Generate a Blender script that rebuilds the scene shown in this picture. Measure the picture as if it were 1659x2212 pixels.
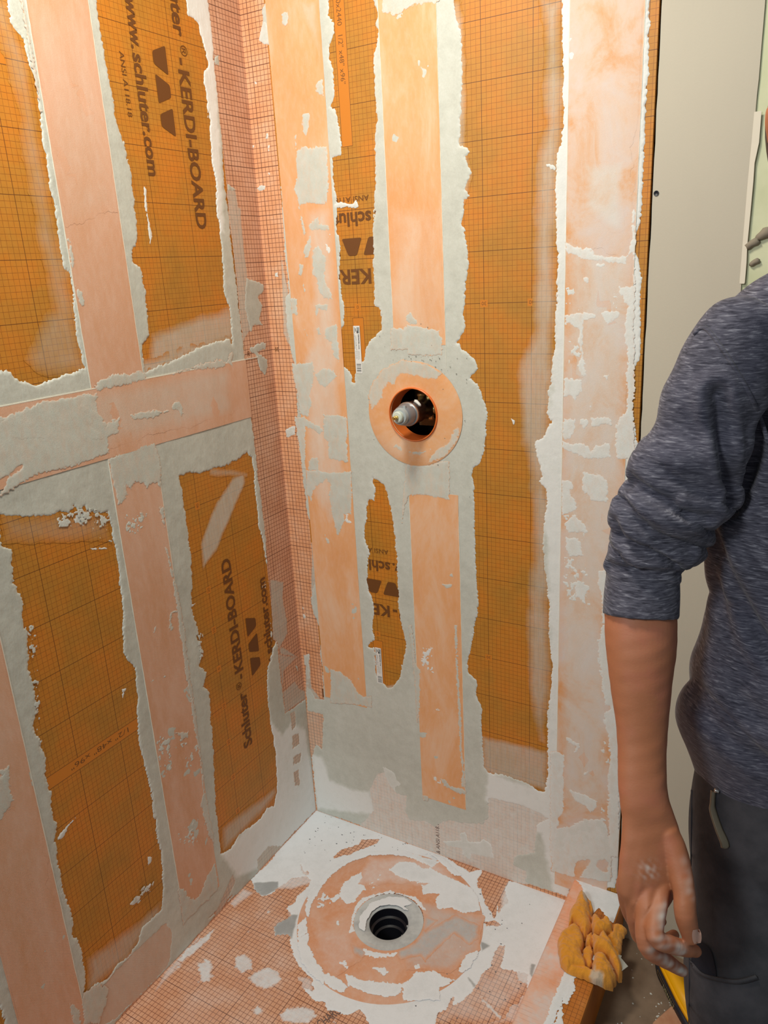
import bpy, bmesh, math, random
import numpy as np
from mathutils import Vector, Matrix
from mathutils.bvhtree import BVHTree
random.seed(4); RNG = np.random.RandomState(7)
sc = bpy.context.scene; COL = sc.collection
for o in list(bpy.data.objects): bpy.data.objects.remove(o)
# ------------------------------------------------------------------ camera (solved from the printed 10 mm board grid)
IMG_W = 1659.0
cam_data = bpy.data.cameras.new('camera'); cam = bpy.data.objects.new('camera', cam_data); COL.objects.link(cam)
FPX, YAW, PITCH, ROLL = 1654.376, 0.5377155, 0.3062361, -0.0555823
cy_, sy_, cp_, sp_ = math.cos(YAW), math.sin(YAW), math.cos(PITCH), math.sin(PITCH)
FWD = Vector((-sy_*cp_, cy_*cp_, -sp_)); RGT0 = Vector((cy_, sy_, 0)); UP0 = RGT0.cross(FWD)
RGT = RGT0*math.cos(ROLL) + UP0*math.sin(ROLL); UPV = -RGT0*math.sin(ROLL) + UP0*math.cos(ROLL)
cam.matrix_world = Matrix(((RGT.x, UPV.x, -FWD.x, 1.17383), (RGT.y, UPV.y, -FWD.y, -1.48660), (RGT.z, UPV.z, -FWD.z, 1.49616), (0, 0, 0, 1)))
cam_data.sensor_fit = 'HORIZONTAL'; cam_data.sensor_width = 36.0; cam_data.lens = FPX/IMG_W*36.0
cam_data.clip_start = 0.02; cam_data.clip_end = 50
sc.camera = cam
# ------------------------------------------------------------------ light and exposure
w = bpy.data.worlds.new('room_light'); sc.world = w; w.use_nodes = True
w.node_tree.nodes['Background'].inputs[0].default_value = (0.86, 0.96, 1.0, 1)
w.node_tree.nodes['Background'].inputs[1].default_value = 0.17
def area(name, loc, target, size, power, col):
    d = bpy.data.lights.new(name, 'AREA'); d.shape = 'DISK'; d.size = size; d.energy = power; d.color = col
    o = bpy.data.objects.new(name, d); COL.objects.link(o); o.location = loc
    o.rotation_euler = (Vector(target)-Vector(loc)).to_track_quat('-Z', 'Y').to_euler(); return o
area('shower_downlight', (0.50, -0.78, 2.42), (0.42, -0.30, 0.6), 0.28, 14.5, (1.0, 0.95, 0.80))
area('room_fill', (0.32, -2.5, 2.35), (0.5, 0.0, 0.6), 0.5, 22.0, (0.93, 1.0, 0.97))  # unseen fill light behind the camera, set to graze the left wall
sc.view_settings.view_transform = 'Standard'; sc.view_settings.look = 'None'
sc.view_settings.exposure = 0.0; sc.view_settings.gamma = 1.0; sc.view_settings.use_curve_mapping = False
DATA = {
 'B_out': [[(83,2047),(59,2029),(55,1999),(46,1973),(56,1963),(72,1958),(74,1939),(73,1855),(73,1778),(68,1666),(65,1590),(62,1550),(64,1458),(52,1446),(49,1380),(55,1331),(60,1299),(53,1272),(61,1232),(52,1109),(57,1080),(58,1009),(59,936),(72,889),(79,852),(66,832),(69,798),(74,756),(49,685),(52,645),(67,608),(74,568),(69,586),(72,571),(63,527),(68,482),(64,435),(62,387),(36,384),(23,420),(28,516),(7,511),(10,473),(3,389),(4,374),(2,206),(2,-3),(119,3),(388,1),(576,9),(749,12),(758,61),(862,85),(869,181),(866,370),(855,1018),(862,1150),(861,1145),(859,1173),(850,1205),(844,1237),(846,1290),(860,1311),(857,1401),(856,1450),(850,1485),(841,1505),(843,1537),(850,1550),(851,1623),(850,1677),(849,1729),(851,1779),(850,1834),(848,1900)]],
 'B_win': [[(225,2020),(225,1998),(220,1987),(234,1972),(230,1944),(217,1930),(219,1911),(225,1889),(226,1864),(224,1841),(212,1823),(226,1815),(230,1786),(234,1748),(230,1730),(215,1728),(209,1727),(208,1694),(210,1670),(214,1655),(211,1631),(211,1608),(207,1580),(212,1570),(215,1550),(209,1513),(206,1483),(209,1453),(212,1423),(211,1384),(199,1369),(200,1344),(200,1313),(202,1291),(212,1281),(223,1269),(220,1254),(227,1253),(230,1272),(237,1285),(255,1301),(264,1329),(272,1344),(288,1356),(308,1371),(309,1392),(304,1418),(292,1421),(295,1462),(294,1508),(298,1537),(299,1578),(302,1595),(307,1603),(307,1619),(302,1601),(312,1679),(315,1749),(322,1784),(321,1835),(321,1892),(331,1917),(337,1940),(330,1953),(336,1968),(328,1989),(324,2001)],[(262,1030),(279,1027),(292,1016),(298,993),(304,966),(311,932),(315,894),(316,841),(315,769),(314,694),(320,661),(327,621),(329,616),(328,585),(314,547),(305,506),(286,481),(271,471),(257,480),(247,487),(236,513),(239,582),(220,580),(225,593),(240,602),(240,637),(240,603),(234,641),(243,681),(243,708),(230,736),(228,762),(235,826),(241,838),(235,858),(226,879),(229,908),(240,931),(238,955),(249,974),(262,975),(268,1003),(260,1020)],[(497,1968),(502,1933),(510,1905),(511,1868),(512,1821),(508,1775),(503,1717),(518,1710),(522,1704),(515,1694),(520,1683),(527,1665),(512,1646),(512,1636),(522,1623),(508,1616),(509,1591),(503,1578),(510,1560),(503,1579),(508,1556),(515,1524),(516,1492),(511,1455),(507,1422),(502,1397),(507,1369),(488,1343),(500,1329),(516,1318),(531,1301),(534,1289),(516,1270),(533,1257),(542,1237),(551,1208),(554,1188),(551,1158),(554,1190),(549,1160),(547,1114),(534,1088),(520,1075),(517,1056),(521,1034),(520,970),(520,904),(521,844),(523,786),(526,758),(521,722),(515,696),(509,673),(513,684),(507,643),(495,600),(496,570),(518,553),(517,515),(529,484),(528,426),(533,364),(532,320),(543,305),(576,310),(612,309),(647,307),(675,294),(687,297),(690,315),(696,356),(694,412),(691,505),(700,590),(701,639),(693,700),(691,734),(691,798),(686,836),(680,877),(677,925),(679,988),(686,1031),(683,1043),(662,1059),(675,1069),(668,1099),(658,1133),(661,1145),(679,1158),(692,1187),(692,1183),(681,1202),(687,1222),(685,1244),(692,1283),(697,1332),(696,1372),(698,1412),(700,1463),(702,1513),(694,1553),(696,1574),(695,1646),(693,1662),(697,1681),(703,1694),(707,1725),(707,1792),(703,1858),(702,1901),(700,1928)],[(-7,333),(55,337),(47,263),(41,221),(22,237),(2,186),(-3,235),(-6,293)],[(222,193),(256,215),(276,153),(306,154),(301,106),(313,81),(364,90),(392,85),(431,122),(459,123),(529,145),(545,172),(544,230),(575,234),(626,238),(675,231),(696,224),(668,200),(665,166),(665,166),(662,114),(637,96),(611,82),(607,50),(641,46),(641,12),(611,8),(558,1),(483,-28),(464,-13),(407,-9),(331,-21),(291,-13),(233,-12),(193,-8),(157,7),(203,70),(194,136)]],
 'B_low': [[(717,205),(750,222),(783,253),(824,270),(837,254),(849,196),(852,102),(760,79),(705,73)]],
 'B_lowwin': [[(786,139),(799,144),(793,126),(780,92),(767,78),(763,97),(769,124)],[(821,153),(834,161),(842,154),(840,129),(825,127),(815,135)]],
 'B_wet': [[(72,376),(220,390),(236,249),(230,211),(188,116),(142,115),(64,126),(54,174),(43,217),(59,338)],[(249,244),(280,271),(322,275),(334,175),(407,157),(401,-6),(364,88),(313,83),(300,164),(279,179),(297,185),(278,227),(240,232)],[(480,328),(543,303),(545,172),(510,133),(439,111),(336,87),(341,199),(421,161),(480,182)],[(3,380),(72,376),(55,337),(-2,339)]],
 'B_dry': [[(700,1928),(855,1899),(875,50),(719,-19),(683,173),(538,224),(545,304),(681,297),(693,487),(698,632),(688,926),(662,1059),(658,1136),(690,1222),(699,1359),(693,1563)],[(3,195),(41,193),(59,124),(138,118),(193,127),(202,61),(122,38),(5,10)],[(413,48),(458,70),(478,73),(517,88),(529,101),(551,93),(557,51),(497,41),(465,46),(429,41)]],
 'B_film': [([(658,1937),(667,1843),(668,1730),(655,1685),(650,1550),(651,1359),(625,1305),(619,1248),(625,1144),(638,1105),(653,985),(648,856),(638,755),(642,724),(642,583),(656,477),(670,428),(694,420),(699,735),(690,1196),(696,1222),(701,1587),(710,1702),(705,1927)],22,0.62),([(526,405),(577,412),(657,413),(697,413),(698,299),(647,297),(524,297)],14,0.6),([(490,1969),(515,1958),(520,1797),(515,1711),(529,1665),(513,1613),(478,1562)],14,0.55),([(222,193),(256,215),(276,153),(306,154),(301,106),(313,81),(364,90),(392,85),(431,122),(459,123),(529,145),(545,172),(544,230),(575,234),(626,238),(675,231),(696,224),(668,200),(665,166),(665,166),(662,114),(637,96),(611,82),(607,50),(641,46),(641,12),(611,8),(558,1),(483,-28),(464,-13),(407,-9),(331,-21),(291,-13),(233,-12),(193,-8),(157,7),(203,70),(194,136)],3,0.5),([(340,176),(546,246),(699,239),(705,90),(684,64),(641,46),(611,82),(496,-14),(331,-7)],12,0.25),([(-7,333),(55,337),(47,263),(41,221),(22,237),(2,186),(-3,235),(-6,293)],3,0.35),([(211,1174),(291,1177),(285,1032),(251,1029),(209,1046)],12,0.7),([(240,473),(333,500),(347,464),(304,252),(231,229)],10,0.75)],
 'B_smear_under': [[(194,1640),(223,1637),(247,1632),(262,1637),(266,1627),(260,1622),(240,1628),(215,1627),(195,1626)],[(413,48),(462,71),(478,73),(517,88),(529,101),(551,93),(557,51),(497,41),(465,46),(429,41)],[(462,93),(478,104),(497,49),(488,19),(469,29)],[(604,1190),(616,1185),(613,1170),(610,1181)],[(675,1665),(684,1664),(695,1657),(692,1654),(676,1662)],[(235,231),(273,221),(299,185),(275,171),(278,152),(254,179)]],
 'B_tape': [(70,203,397,2100),(338,462,1338,2100),(358,482,173,1010),(716,842,40,2100)],
 'B_smear': [[(121,1753),(140,1759),(154,1752),(197,1750),(198,1695),(191,1641),(176,1636),(161,1639),(140,1646),(124,1643),(115,1638),(111,1662),(105,1676),(116,1701),(117,1781),(122,1780)],[(110,2012),(128,2012),(124,1995),(116,1985),(109,1990)],[(182,1868),(191,1878),(200,1876),(199,1845),(182,1855)],[(141,1818),(163,1822),(158,1795),(147,1776),(141,1784)],[(113,1639),(118,1615),(119,1586),(126,1586),(116,1615)],[(116,1635),(126,1585),(122,1579),(117,1611)],[(137,1598),(163,1614),(165,1599),(183,1595),(190,1592),(189,1583),(156,1588),(139,1585)],[(119,1550),(140,1578),(140,1554),(128,1531),(120,1529)],[(97,1494),(104,1518),(111,1514),(105,1493)],[(106,1469),(109,1477),(113,1460),(109,1455)],[(141,1545),(157,1556),(170,1538),(177,1529),(170,1494),(172,1473),(185,1454),(187,1436),(169,1437),(151,1452),(145,1486),(136,1492)],[(80,1445),(88,1442),(84,1408),(72,1411),(68,1442)],[(137,1428),(172,1429),(167,1415),(148,1419),(138,1400)],[(101,1376),(108,1373),(107,1360),(102,1366)],[(136,1376),(144,1382),(146,1363),(138,1360)],[(159,1378),(194,1384),(191,1300),(177,1316),(172,1344),(157,1353)],[(56,1295),(117,1299),(121,1283),(111,1240),(101,1223),(107,1204),(91,1166),(67,1175),(65,1232),(56,1266)],[(122,1270),(147,1287),(174,1281),(184,1268),(163,1248),(143,1238),(128,1251)],[(137,1175),(177,1177),(203,1171),(200,1124),(148,1121),(134,1148),(140,1161)],[(79,1165),(122,1147),(133,1134),(120,1127),(89,1142),(65,1151)],[(136,1167),(200,1173),(195,1062),(143,1069),(143,1110),(132,1119)],[(70,1035),(112,1036),(136,1033),(205,1042),(196,933),(174,930),(175,916),(151,873),(139,926),(135,976),(141,998),(131,1019),(121,1007),(104,998),(90,986),(79,956),(69,970)],[(109,879),(124,858),(123,843),(116,854)],[(90,1068),(111,1070),(111,1035),(78,1035),(80,1053)],[(50,1166),(83,1168),(70,1038),(61,1038)],[(96,489),(113,485),(131,484),(156,470),(172,449),(180,434),(196,427),(218,435),(218,402),(87,384)],[(331,1375),(362,1373),(373,1379),(396,1376),(448,1367),(447,1329),(329,1329)],[(370,1396),(381,1408),(394,1393),(400,1381),(373,1382)],[(374,1376),(410,1370),(433,1367),(454,1355),(453,1317),(371,1317)],[(354,1078),(463,1086),(460,999),(415,1006),(372,1000),(358,998),(345,970),(336,928)],[(377,1004),(413,1001),(453,998),(455,1082),(380,1073)],[(349,1996),(469,1973),(469,1962),(417,1967),(405,1965),(374,1959),(365,1965),(347,1966)],[(349,666),(356,565),(367,548),(364,484),(356,394),(354,434),(348,555),(341,664)],[(357,557),(366,544),(361,475),(353,393),(349,392)],[(358,177),(373,177),(376,163),(360,162)],[(411,246),(427,245),(439,232),(474,235),(483,230),(481,219),(458,217),(423,226)],[(437,789),(462,793),(459,785),(446,781)],[(456,820),(463,821),(464,812),(456,813)],[(465,689),(470,690),(471,579),(475,446),(476,347),(482,267),(482,242),(470,238),(475,285),(469,353),(468,464),(465,578)],[(715,1527),(734,1519),(750,1511),(760,1515),(771,1500),(797,1496),(827,1494),(838,1501),(844,1443),(816,1444),(819,1434),(835,1408),(829,1371),(837,1307),(841,1214),(826,1200),(822,1156),(856,1159),(840,1576),(835,1576),(836,1529),(827,1482),(776,1490),(724,1505),(716,1513)],[(718,1393),(753,1399),(775,1397),(776,1387),(753,1385),(751,1359),(753,1332),(758,1298),(764,1279),(751,1276),(742,1298),(750,1319),(744,1340),(746,1367),(721,1380)],[(786,1399),(815,1401),(821,1394),(811,1384),(798,1376),(787,1389)],[(751,1461),(763,1462),(761,1451),(754,1453)],[(774,1484),(791,1485),(789,1481),(775,1481)],[(717,1274),(753,1272),(754,1252),(741,1232),(729,1240),(718,1237)],[(794,1280),(804,1281),(802,1269),(795,1275)],[(770,1225),(772,1225),(770,1214)],[(719,1192),(740,1193),(742,1174),(731,1153),(717,1150),(715,1178)],[(750,1194),(765,1196),(767,1181),(759,1175),(750,1183)],[(772,1198),(810,1202),(812,1186),(775,1181)],[(715,1189),(741,1193),(739,1176),(731,1167),(715,1163)],[(715,1149),(740,1142),(759,1146),(771,1141),(774,1130),(785,1142),(810,1149),(813,1121),(771,1115),(746,1122),(717,1132)],[(761,1088),(803,1082),(809,1069),(810,1029),(777,1028),(759,1050),(758,1074)],[(717,1067),(736,1066),(739,1054),(731,1039),(748,1020),(751,1008),(734,997),(718,992)],[(821,1186),(839,1197),(856,1176),(858,1122),(856,1088),(849,1093),(845,1121),(826,1119),(822,1147)],[(723,974),(743,995),(764,979),(773,959),(753,956),(729,954)],[(729,944),(753,944),(765,921),(766,906),(736,902),(727,919)],[(749,843),(767,849),(779,839),(771,805),(750,811)],[(796,876),(812,885),(823,760),(808,757),(806,834),(795,848)],[(808,756),(840,763),(868,181),(843,171),(833,381),(836,437),(831,490),(819,529),(821,547),(833,564),(820,571),(801,706)],[(729,464),(755,457),(768,453),(767,434),(753,423),(759,443),(742,449)],[(779,386),(789,386),(787,374),(778,371)],[(748,323),(781,323),(810,314),(814,300),(798,275),(785,290),(759,300)],[(730,203),(750,222),(783,254),(824,271),(837,254),(840,170),(728,125)],[(815,453),(821,458),(824,448),(817,442)],[(714,418),(733,413),(736,272),(723,228),(721,122),(704,115),(700,414)]],
 'B_scrape': [[(383,616),(402,620),(403,548),(380,547),(369,575)],[(403,459),(419,455),(418,439),(406,440)],[(355,247),(396,247),(419,242),(411,222),(362,228)],[(717,1450),(741,1446),(745,1390),(718,1401)],[(724,1346),(752,1343),(753,1276),(726,1287)],[(799,1429),(819,1434),(818,1399),(800,1404)],[(720,992),(763,997),(774,938),(723,947)],[(724,900),(771,907),(783,798),(739,790),(722,842)],[(794,721),(818,726),(833,560),(817,570)],[(194,1591),(190,1513),(180,1520),(176,1558)],[(168,1125),(196,1133),(191,1062),(163,1067)],[(166,951),(197,940),(194,904),(154,914)],[(765,1524),(788,1525),(786,1509),(760,1510)],[(819,508),(832,504),(835,415),(822,429)],[(814,299),(839,308),(837,254),(818,262)],[(374,618),(408,626),(405,541),(375,557)]],
 'B_haze': [([(715,1926),(841,1901),(834,1576),(826,1501),(750,1523),(715,1537),(717,1701)],30,0.12),([(715,1537),(750,1513),(802,1493),(841,1496),(856,1159),(844,1203),(851,1036),(817,913),(811,757),(833,560),(839,308),(730,231),(715,738),(713,1197),(717,1150)],20,0.42),([(746,1660),(815,1653),(825,1538),(800,1540),(748,1583)],14,0.5),([(338,1616),(457,1607),(461,1361),(331,1368)],20,0.1),([(131,1633),(204,1627),(198,1424),(183,1117),(201,933),(124,895),(69,1027),(83,1168),(58,1164),(81,1299),(127,1363)],24,0.42),([(150,2027),(214,2015),(207,1892),(166,1975)],14,0.3)],
 'B_cfilm': [([(52,1551),(64,1458),(60,1331),(55,1331),(39,1364)],3,0.6),([(67,843),(85,846),(88,652),(75,650),(63,707),(50,665)],3,0.8),([(7,511),(28,513),(27,413),(59,382),(3,385),(12,474)],3,0.8)],
 'B_cspot': [[(55,1999),(65,2005),(76,1988),(71,1961),(56,1963),(44,1972)],[(-3,1685),(14,1691),(25,1688),(23,1683),(8,1681)],[(40,1793),(46,1794),(45,1781),(39,1784)],[(43,1770),(47,1771),(45,1756),(41,1759)],[(36,1715),(43,1714),(41,1707)],[(0,1775),(5,1773),(1,1764),(-1,1767)],[(23,1897),(29,1896),(27,1891)],[(31,1503),(39,1504),(39,1493),(31,1494)],[(21,1134),(34,1140),(49,1142),(41,1128),(27,1113),(19,1114),(18,1127)],[(20,660),(23,648),(21,648)],[(19,633),(29,639),(28,625),(20,621)],[(18,1131),(49,1142),(45,1122),(23,1114)]],
 'L_out': [[(-695,2064),(-101,2040),(-99,1984),(-100,1882),(-101,1803),(-109,1694),(-107,1638),(-107,1612),(-107,1516),(-104,1349),(-104,1183),(-100,995),(-96,885),(-116,584),(-95,600),(-96,520),(-93,380),(6,372),(4,292),(2,155),(2,2),(-111,4),(-170,2),(-256,-6),(-347,-2),(-458,18),(-373,12),(-457,4),(-585,-4),(-720,6),(-779,-4),(-1191,-9)]],
 'L_win': [[(-611,1972),(-561,1985),(-573,1923),(-576,1897),(-560,1879),(-555,1847),(-547,1822),(-548,1781),(-554,1731),(-552,1703),(-555,1662),(-551,1623),(-553,1618),(-555,1575),(-556,1530),(-544,1516),(-545,1483),(-549,1450),(-554,1411),(-550,1377),(-548,1354),(-573,1350),(-600,1349),(-624,1345),(-645,1338),(-665,1346),(-686,1356),(-694,1370),(-711,1373),(-768,1383)],[(-395,1973),(-394,1935),(-393,1882),(-390,1834),(-388,1782),(-376,1742),(-370,1690),(-372,1629),(-373,1631),(-374,1606),(-378,1571),(-396,1556),(-397,1536),(-382,1526),(-378,1490),(-378,1453),(-381,1400),(-380,1394),(-406,1381),(-405,1351),(-406,1330),(-371,1336),(-344,1338),(-259,1357),(-215,1364),(-150,1367),(-144,1353),(-138,1392),(-137,1425),(-144,1453),(-152,1468),(-147,1497),(-142,1555),(-141,1597),(-143,1639),(-135,1692),(-139,1733),(-139,1760),(-134,1800),(-135,1826),(-139,1812),(-136,1864),(-142,1886),(-138,1899),(-122,1910),(-123,1934),(-136,1964),(-136,1986),(-147,1991),(-166,1994),(-165,2026)],[(-786,1150),(-763,1143),(-739,1133),(-706,1122),(-677,1113),(-651,1114),(-634,1106),(-620,1117),(-613,1103),(-600,1109),(-595,1100),(-578,1089),(-549,1083),(-547,1060),(-549,1029),(-545,1005),(-544,973),(-548,938),(-551,904),(-556,861),(-568,802),(-567,806),(-570,783),(-551,757),(-548,739),(-554,704),(-553,681),(-561,652),(-567,602),(-567,562),(-565,512),(-561,460),(-563,401),(-565,339),(-559,451),(-561,388),(-565,328),(-561,295),(-565,249),(-574,203),(-586,162),(-601,160),(-625,163),(-646,159),(-658,139),(-684,126),(-718,132),(-742,122),(-760,124),(-775,138),(-793,137),(-802,143),(-795,158),(-790,197),(-788,241),(-792,270),(-798,282),(-791,321),(-794,368),(-798,395),(-795,426),(-796,466),(-792,491),(-793,505),(-780,537),(-785,553),(-784,577),(-782,607),(-783,638),(-777,677),(-780,705),(-780,726),(-786,732),(-787,739),(-784,760),(-772,773),(-771,798),(-769,828),(-770,854),(-763,900),(-759,938),(-763,933),(-759,963),(-756,988),(-761,1009),(-765,1021),(-758,1046),(-762,1053),(-756,1066),(-755,1076),(-772,1089),(-768,1120),(-790,1132)],[(-356,1103),(-326,1104),(-285,1095),(-240,1092),(-196,1091),(-151,1099),(-132,1104),(-117,1089),(-115,1051),(-118,1017),(-116,981),(-116,946),(-119,911),(-106,878),(-107,834),(-101,787),(-100,756),(-108,702),(-114,649),(-120,572),(-142,543),(-152,500),(-157,429),(-153,364),(-149,297),(-155,215),(-162,175),(-179,142),(-207,158),(-232,145),(-277,149),(-319,159),(-354,143),(-388,154),(-387,190),(-384,250),(-383,297),(-374,362),(-366,435),(-362,489),(-356,561),(-352,613),(-357,562),(-353,585),(-368,608),(-354,636),(-372,663),(-357,695),(-368,735),(-361,723),(-360,753),(-369,778),(-372,810),(-361,859),(-351,921),(-351,970),(-352,1033),(-352,1080)],[(-1002,424),(-959,272),(-958,251),(-958,217),(-1037,274)],[(-585,114),(-573,83),(-587,22),(-595,10),(-626,8),(-738,14),(-790,29),(-802,58),(-763,75),(-753,85),(-759,113),(-735,119),(-697,120),(-658,120),(-618,117)],[(-428,13),(-362,64),(-358,43),(-379,26),(-430,2)],[(-267,2),(-267,38),(-219,41),(-167,2),(-195,-1),(-251,-11)],[(-71,363),(-55,360),(-58,320),(-71,315)],[(-74,295),(-49,289),(-48,256),(-76,261)],[(-78,230),(-46,223),(-52,205),(-81,210)],[(-84,185),(-65,181),(-65,135),(-84,144)]],
 'L_wet': [[(-152,389),(-113,487),(-110,547),(-87,377),(16,375),(4,292),(-17,287),(-40,309),(-57,328),(-97,352),(-114,323)],[(-572,201),(-371,320),(-411,-25),(-600,-14),(-569,79)],[(-355,14),(-317,44),(-322,109),(-287,90),(-272,42),(-267,2)]],
 'L_dry': [[(-153,385),(-114,323),(-74,339),(-17,283),(2,2),(-128,-63),(-348,53),(-388,154),(-220,150)],[(-165,2026),(-85,2044),(-130,1593),(-148,1593)]],
 'L_film': [([(-377,1400),(-338,1407),(-247,1425),(-130,1437),(-120,1375),(-143,1359),(-407,1322)],20,0.6),([(-416,1350),(-256,1374),(-138,1383),(-144,1347),(-424,1310)],16,0.7),([(-607,1937),(-572,1927),(-560,1879),(-547,1822),(-554,1731),(-555,1662),(-555,1575),(-540,1482),(-548,1354),(-624,1345),(-670,1382),(-598,1467),(-600,1580),(-594,1727),(-592,1846),(-616,1898)],30,0.3),([(-251,1020),(-193,1057),(-147,1062),(-147,1032),(-201,979),(-271,906),(-323,877),(-320,943),(-285,984)],9,0.75),([(-264,1101),(-175,1073),(-133,1055),(-140,1043),(-201,1063),(-268,1080)],8,0.4),([(-381,227),(-164,198),(-162,175),(-207,154),(-384,150)],20,0.6),([(-786,218),(-645,188),(-580,184),(-585,154),(-698,116),(-796,137)],22,0.55),([(-388,1185),(-171,1196),(-188,1093),(-356,1103),(-366,1093),(-394,1112)],14,0.5),([(-585,114),(-573,83),(-587,22),(-595,10),(-626,8),(-738,14),(-790,29),(-802,58),(-763,75),(-753,85),(-759,113),(-735,119),(-697,120),(-658,120),(-618,117)],6,0.35),([(-428,13),(-362,64),(-358,43),(-379,26),(-430,2)],5,0.4),([(-267,2),(-267,38),(-219,41),(-167,2),(-195,-1),(-251,-11)],5,0.55),([(-763,1143),(-540,1081),(-552,1022),(-774,1090)],20,0.2),([(-71,363),(-55,360),(-58,320),(-71,315)],2,0.35),([(-74,295),(-49,289),(-48,256),(-76,261)],2,0.35),([(-78,230),(-46,223),(-52,205),(-81,210)],2,0.35),([(-84,185),(-65,181),(-65,135),(-84,144)],2,0.35)],
 'L_cfilm': [([(-102,1692),(-75,1676),(-71,1645),(-64,1642),(-67,1598),(-66,1515),(-68,1383),(-108,1355),(-106,1184),(-105,1516),(-107,1612),(-107,1666)],3,0.62),([(-98,767),(-44,742),(-56,700),(-48,636),(-51,597),(-88,570),(-82,574),(-39,533),(-17,507),(-88,551),(-97,593),(-112,606)],3,0.75),([(-96,557),(-23,512),(-81,500),(-95,445),(-39,448),(-24,419),(5,390),(6,372),(-93,380)],3,0.6)],
 'L_cspot': [[(-70,1494),(-41,1487),(-10,1476),(-12,1464),(-37,1450),(-22,1430),(-40,1400),(-29,1388),(-62,1389),(-75,1371),(-87,1434)],[(-81,1340),(-38,1348),(-23,1343),(-28,1331),(-51,1330),(-57,1328),(-24,1304),(-26,1291),(-37,1270),(-54,1285),(-63,1322),(-86,1334)],[(-99,1934),(-86,1936),(-85,1918),(-100,1916)],[(-102,1692),(-77,1679),(-101,1675)],[(-32,492),(-24,483),(-23,470)]],
 'L_smear_under': [[(-342,1672),(-338,1665),(-342,1630),(-339,1580),(-347,1567),(-345,1605),(-348,1635)],[(-620,1099),(-599,1096),(-598,1084),(-609,1080),(-607,1065),(-612,1078),(-627,1084)],[(-604,1027),(-564,1014),(-567,1013),(-592,1020)],[(-661,1106),(-653,1104),(-656,1097),(-661,1100)],[(-741,522),(-756,516),(-775,501),(-788,503),(-780,511),(-759,518)],[(-662,241),(-641,245),(-631,235),(-641,227),(-652,232)],[(-618,244),(-601,248),(-598,239),(-616,234)],[(-596,312),(-588,302),(-592,294),(-601,290)],[(-588,719),(-578,715),(-589,700)],[(-371,813),(-358,811),(-372,807)],[(-436,830),(-433,826)]],
 'L_smear': [[(-535,1319),(-522,1328),(-505,1332),(-488,1337),(-455,1332),(-420,1332),(-407,1322),(-412,1314),(-532,1311),(-536,1317)],[(-336,1315),(-295,1318),(-224,1311),(-179,1308),(-145,1347),(-152,1308),(-194,1328),(-265,1325)],[(-754,1290),(-645,1312),(-530,1308),(-538,1268),(-557,1251),(-540,1240),(-519,1249),(-488,1253),(-496,1228),(-535,1220),(-735,1263),(-761,1259)],[(-467,1255),(-435,1255),(-399,1251),(-361,1244),(-401,1237),(-452,1241)],[(-354,1251),(-334,1261),(-319,1254),(-323,1222),(-331,1227),(-334,1242),(-346,1241)],[(-752,1300),(-561,1295),(-529,1263),(-520,1245),(-527,1193),(-614,1187),(-635,1187),(-671,1191),(-728,1181),(-755,1174),(-738,1196),(-708,1213),(-776,1194)],[(-529,1185),(-406,1192),(-404,1144),(-410,1084),(-419,1104),(-442,1107),(-447,1100),(-452,1113),(-472,1122),(-488,1111),(-500,1123),(-497,1102),(-509,1094),(-525,1087),(-527,1127)],[(-425,1055),(-410,1053),(-416,1007),(-423,1042)],[(-474,1058),(-468,1059),(-471,1042)],[(-436,827),(-413,820),(-412,814),(-430,818),(-438,798),(-432,783),(-443,781),(-441,813)],[(-484,809),(-478,810),(-482,799),(-490,796)],[(-429,980),(-416,957),(-412,911),(-404,843),(-404,777),(-413,727),(-418,749),(-416,848),(-419,920),(-423,962)],[(-404,779),(-405,677),(-405,606),(-408,461),(-409,405),(-415,371),(-409,327),(-407,226),(-409,187),(-416,233),(-426,309),(-433,325),(-418,354),(-414,428),(-417,613),(-417,751)],[(-470,547),(-434,529),(-439,517),(-457,516),(-462,535)],[(-534,172),(-511,149),(-507,124),(-487,103),(-468,107),(-444,132),(-411,151),(-415,70),(-535,72),(-536,138)],[(-421,312),(-413,250),(-409,215),(-421,232),(-428,301)],[(-877,690),(-844,708),(-852,655),(-849,639),(-862,630),(-874,624),(-880,620),(-895,614)],[(-872,715),(-845,703),(-849,694),(-863,698)],[(-549,1932),(-549,1913),(-545,1855),(-545,1773),(-548,1773),(-550,1834),(-550,1903)],[(-537,1575),(-530,1557),(-532,1534),(-539,1525),(-537,1496),(-524,1486),(-526,1462),(-533,1458),(-539,1487),(-540,1534)],[(-834,151),(-821,116),(-825,83),(-836,95),(-837,134)],[(-805,143),(-769,131),(-750,101),(-760,72),(-788,42),(-816,74),(-814,116)],[(-586,1927),(-585,1927),(-585,1925)]],
 'L_scrape': [[(-526,574),(-486,546),(-497,463),(-529,492)],[(-517,1074),(-456,1052),(-482,1013),(-521,1035)],[(-457,470),(-408,487),(-421,440),(-457,441)],[(-491,310),(-428,302),(-453,293),(-484,297)],[(-524,704),(-426,680),(-447,681),(-521,699)],[(-521,313),(-455,282),(-472,236),(-516,290)],[(-735,1208),(-699,1216),(-647,1200),(-687,1185)],[(-651,1111),(-594,1105),(-543,1081),(-552,1022),(-599,1052),(-595,1070),(-665,1089)],[(-467,531),(-433,503),(-460,501)],[(-142,772),(-108,778),(-101,752),(-124,747)],[(-863,698),(-849,688),(-853,680)],[(-653,263),(-588,252),(-604,229),(-653,226)],[(-370,746),(-346,732),(-362,669),(-378,677)],[(-758,938),(-742,931),(-779,696),(-787,701)]],
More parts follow.
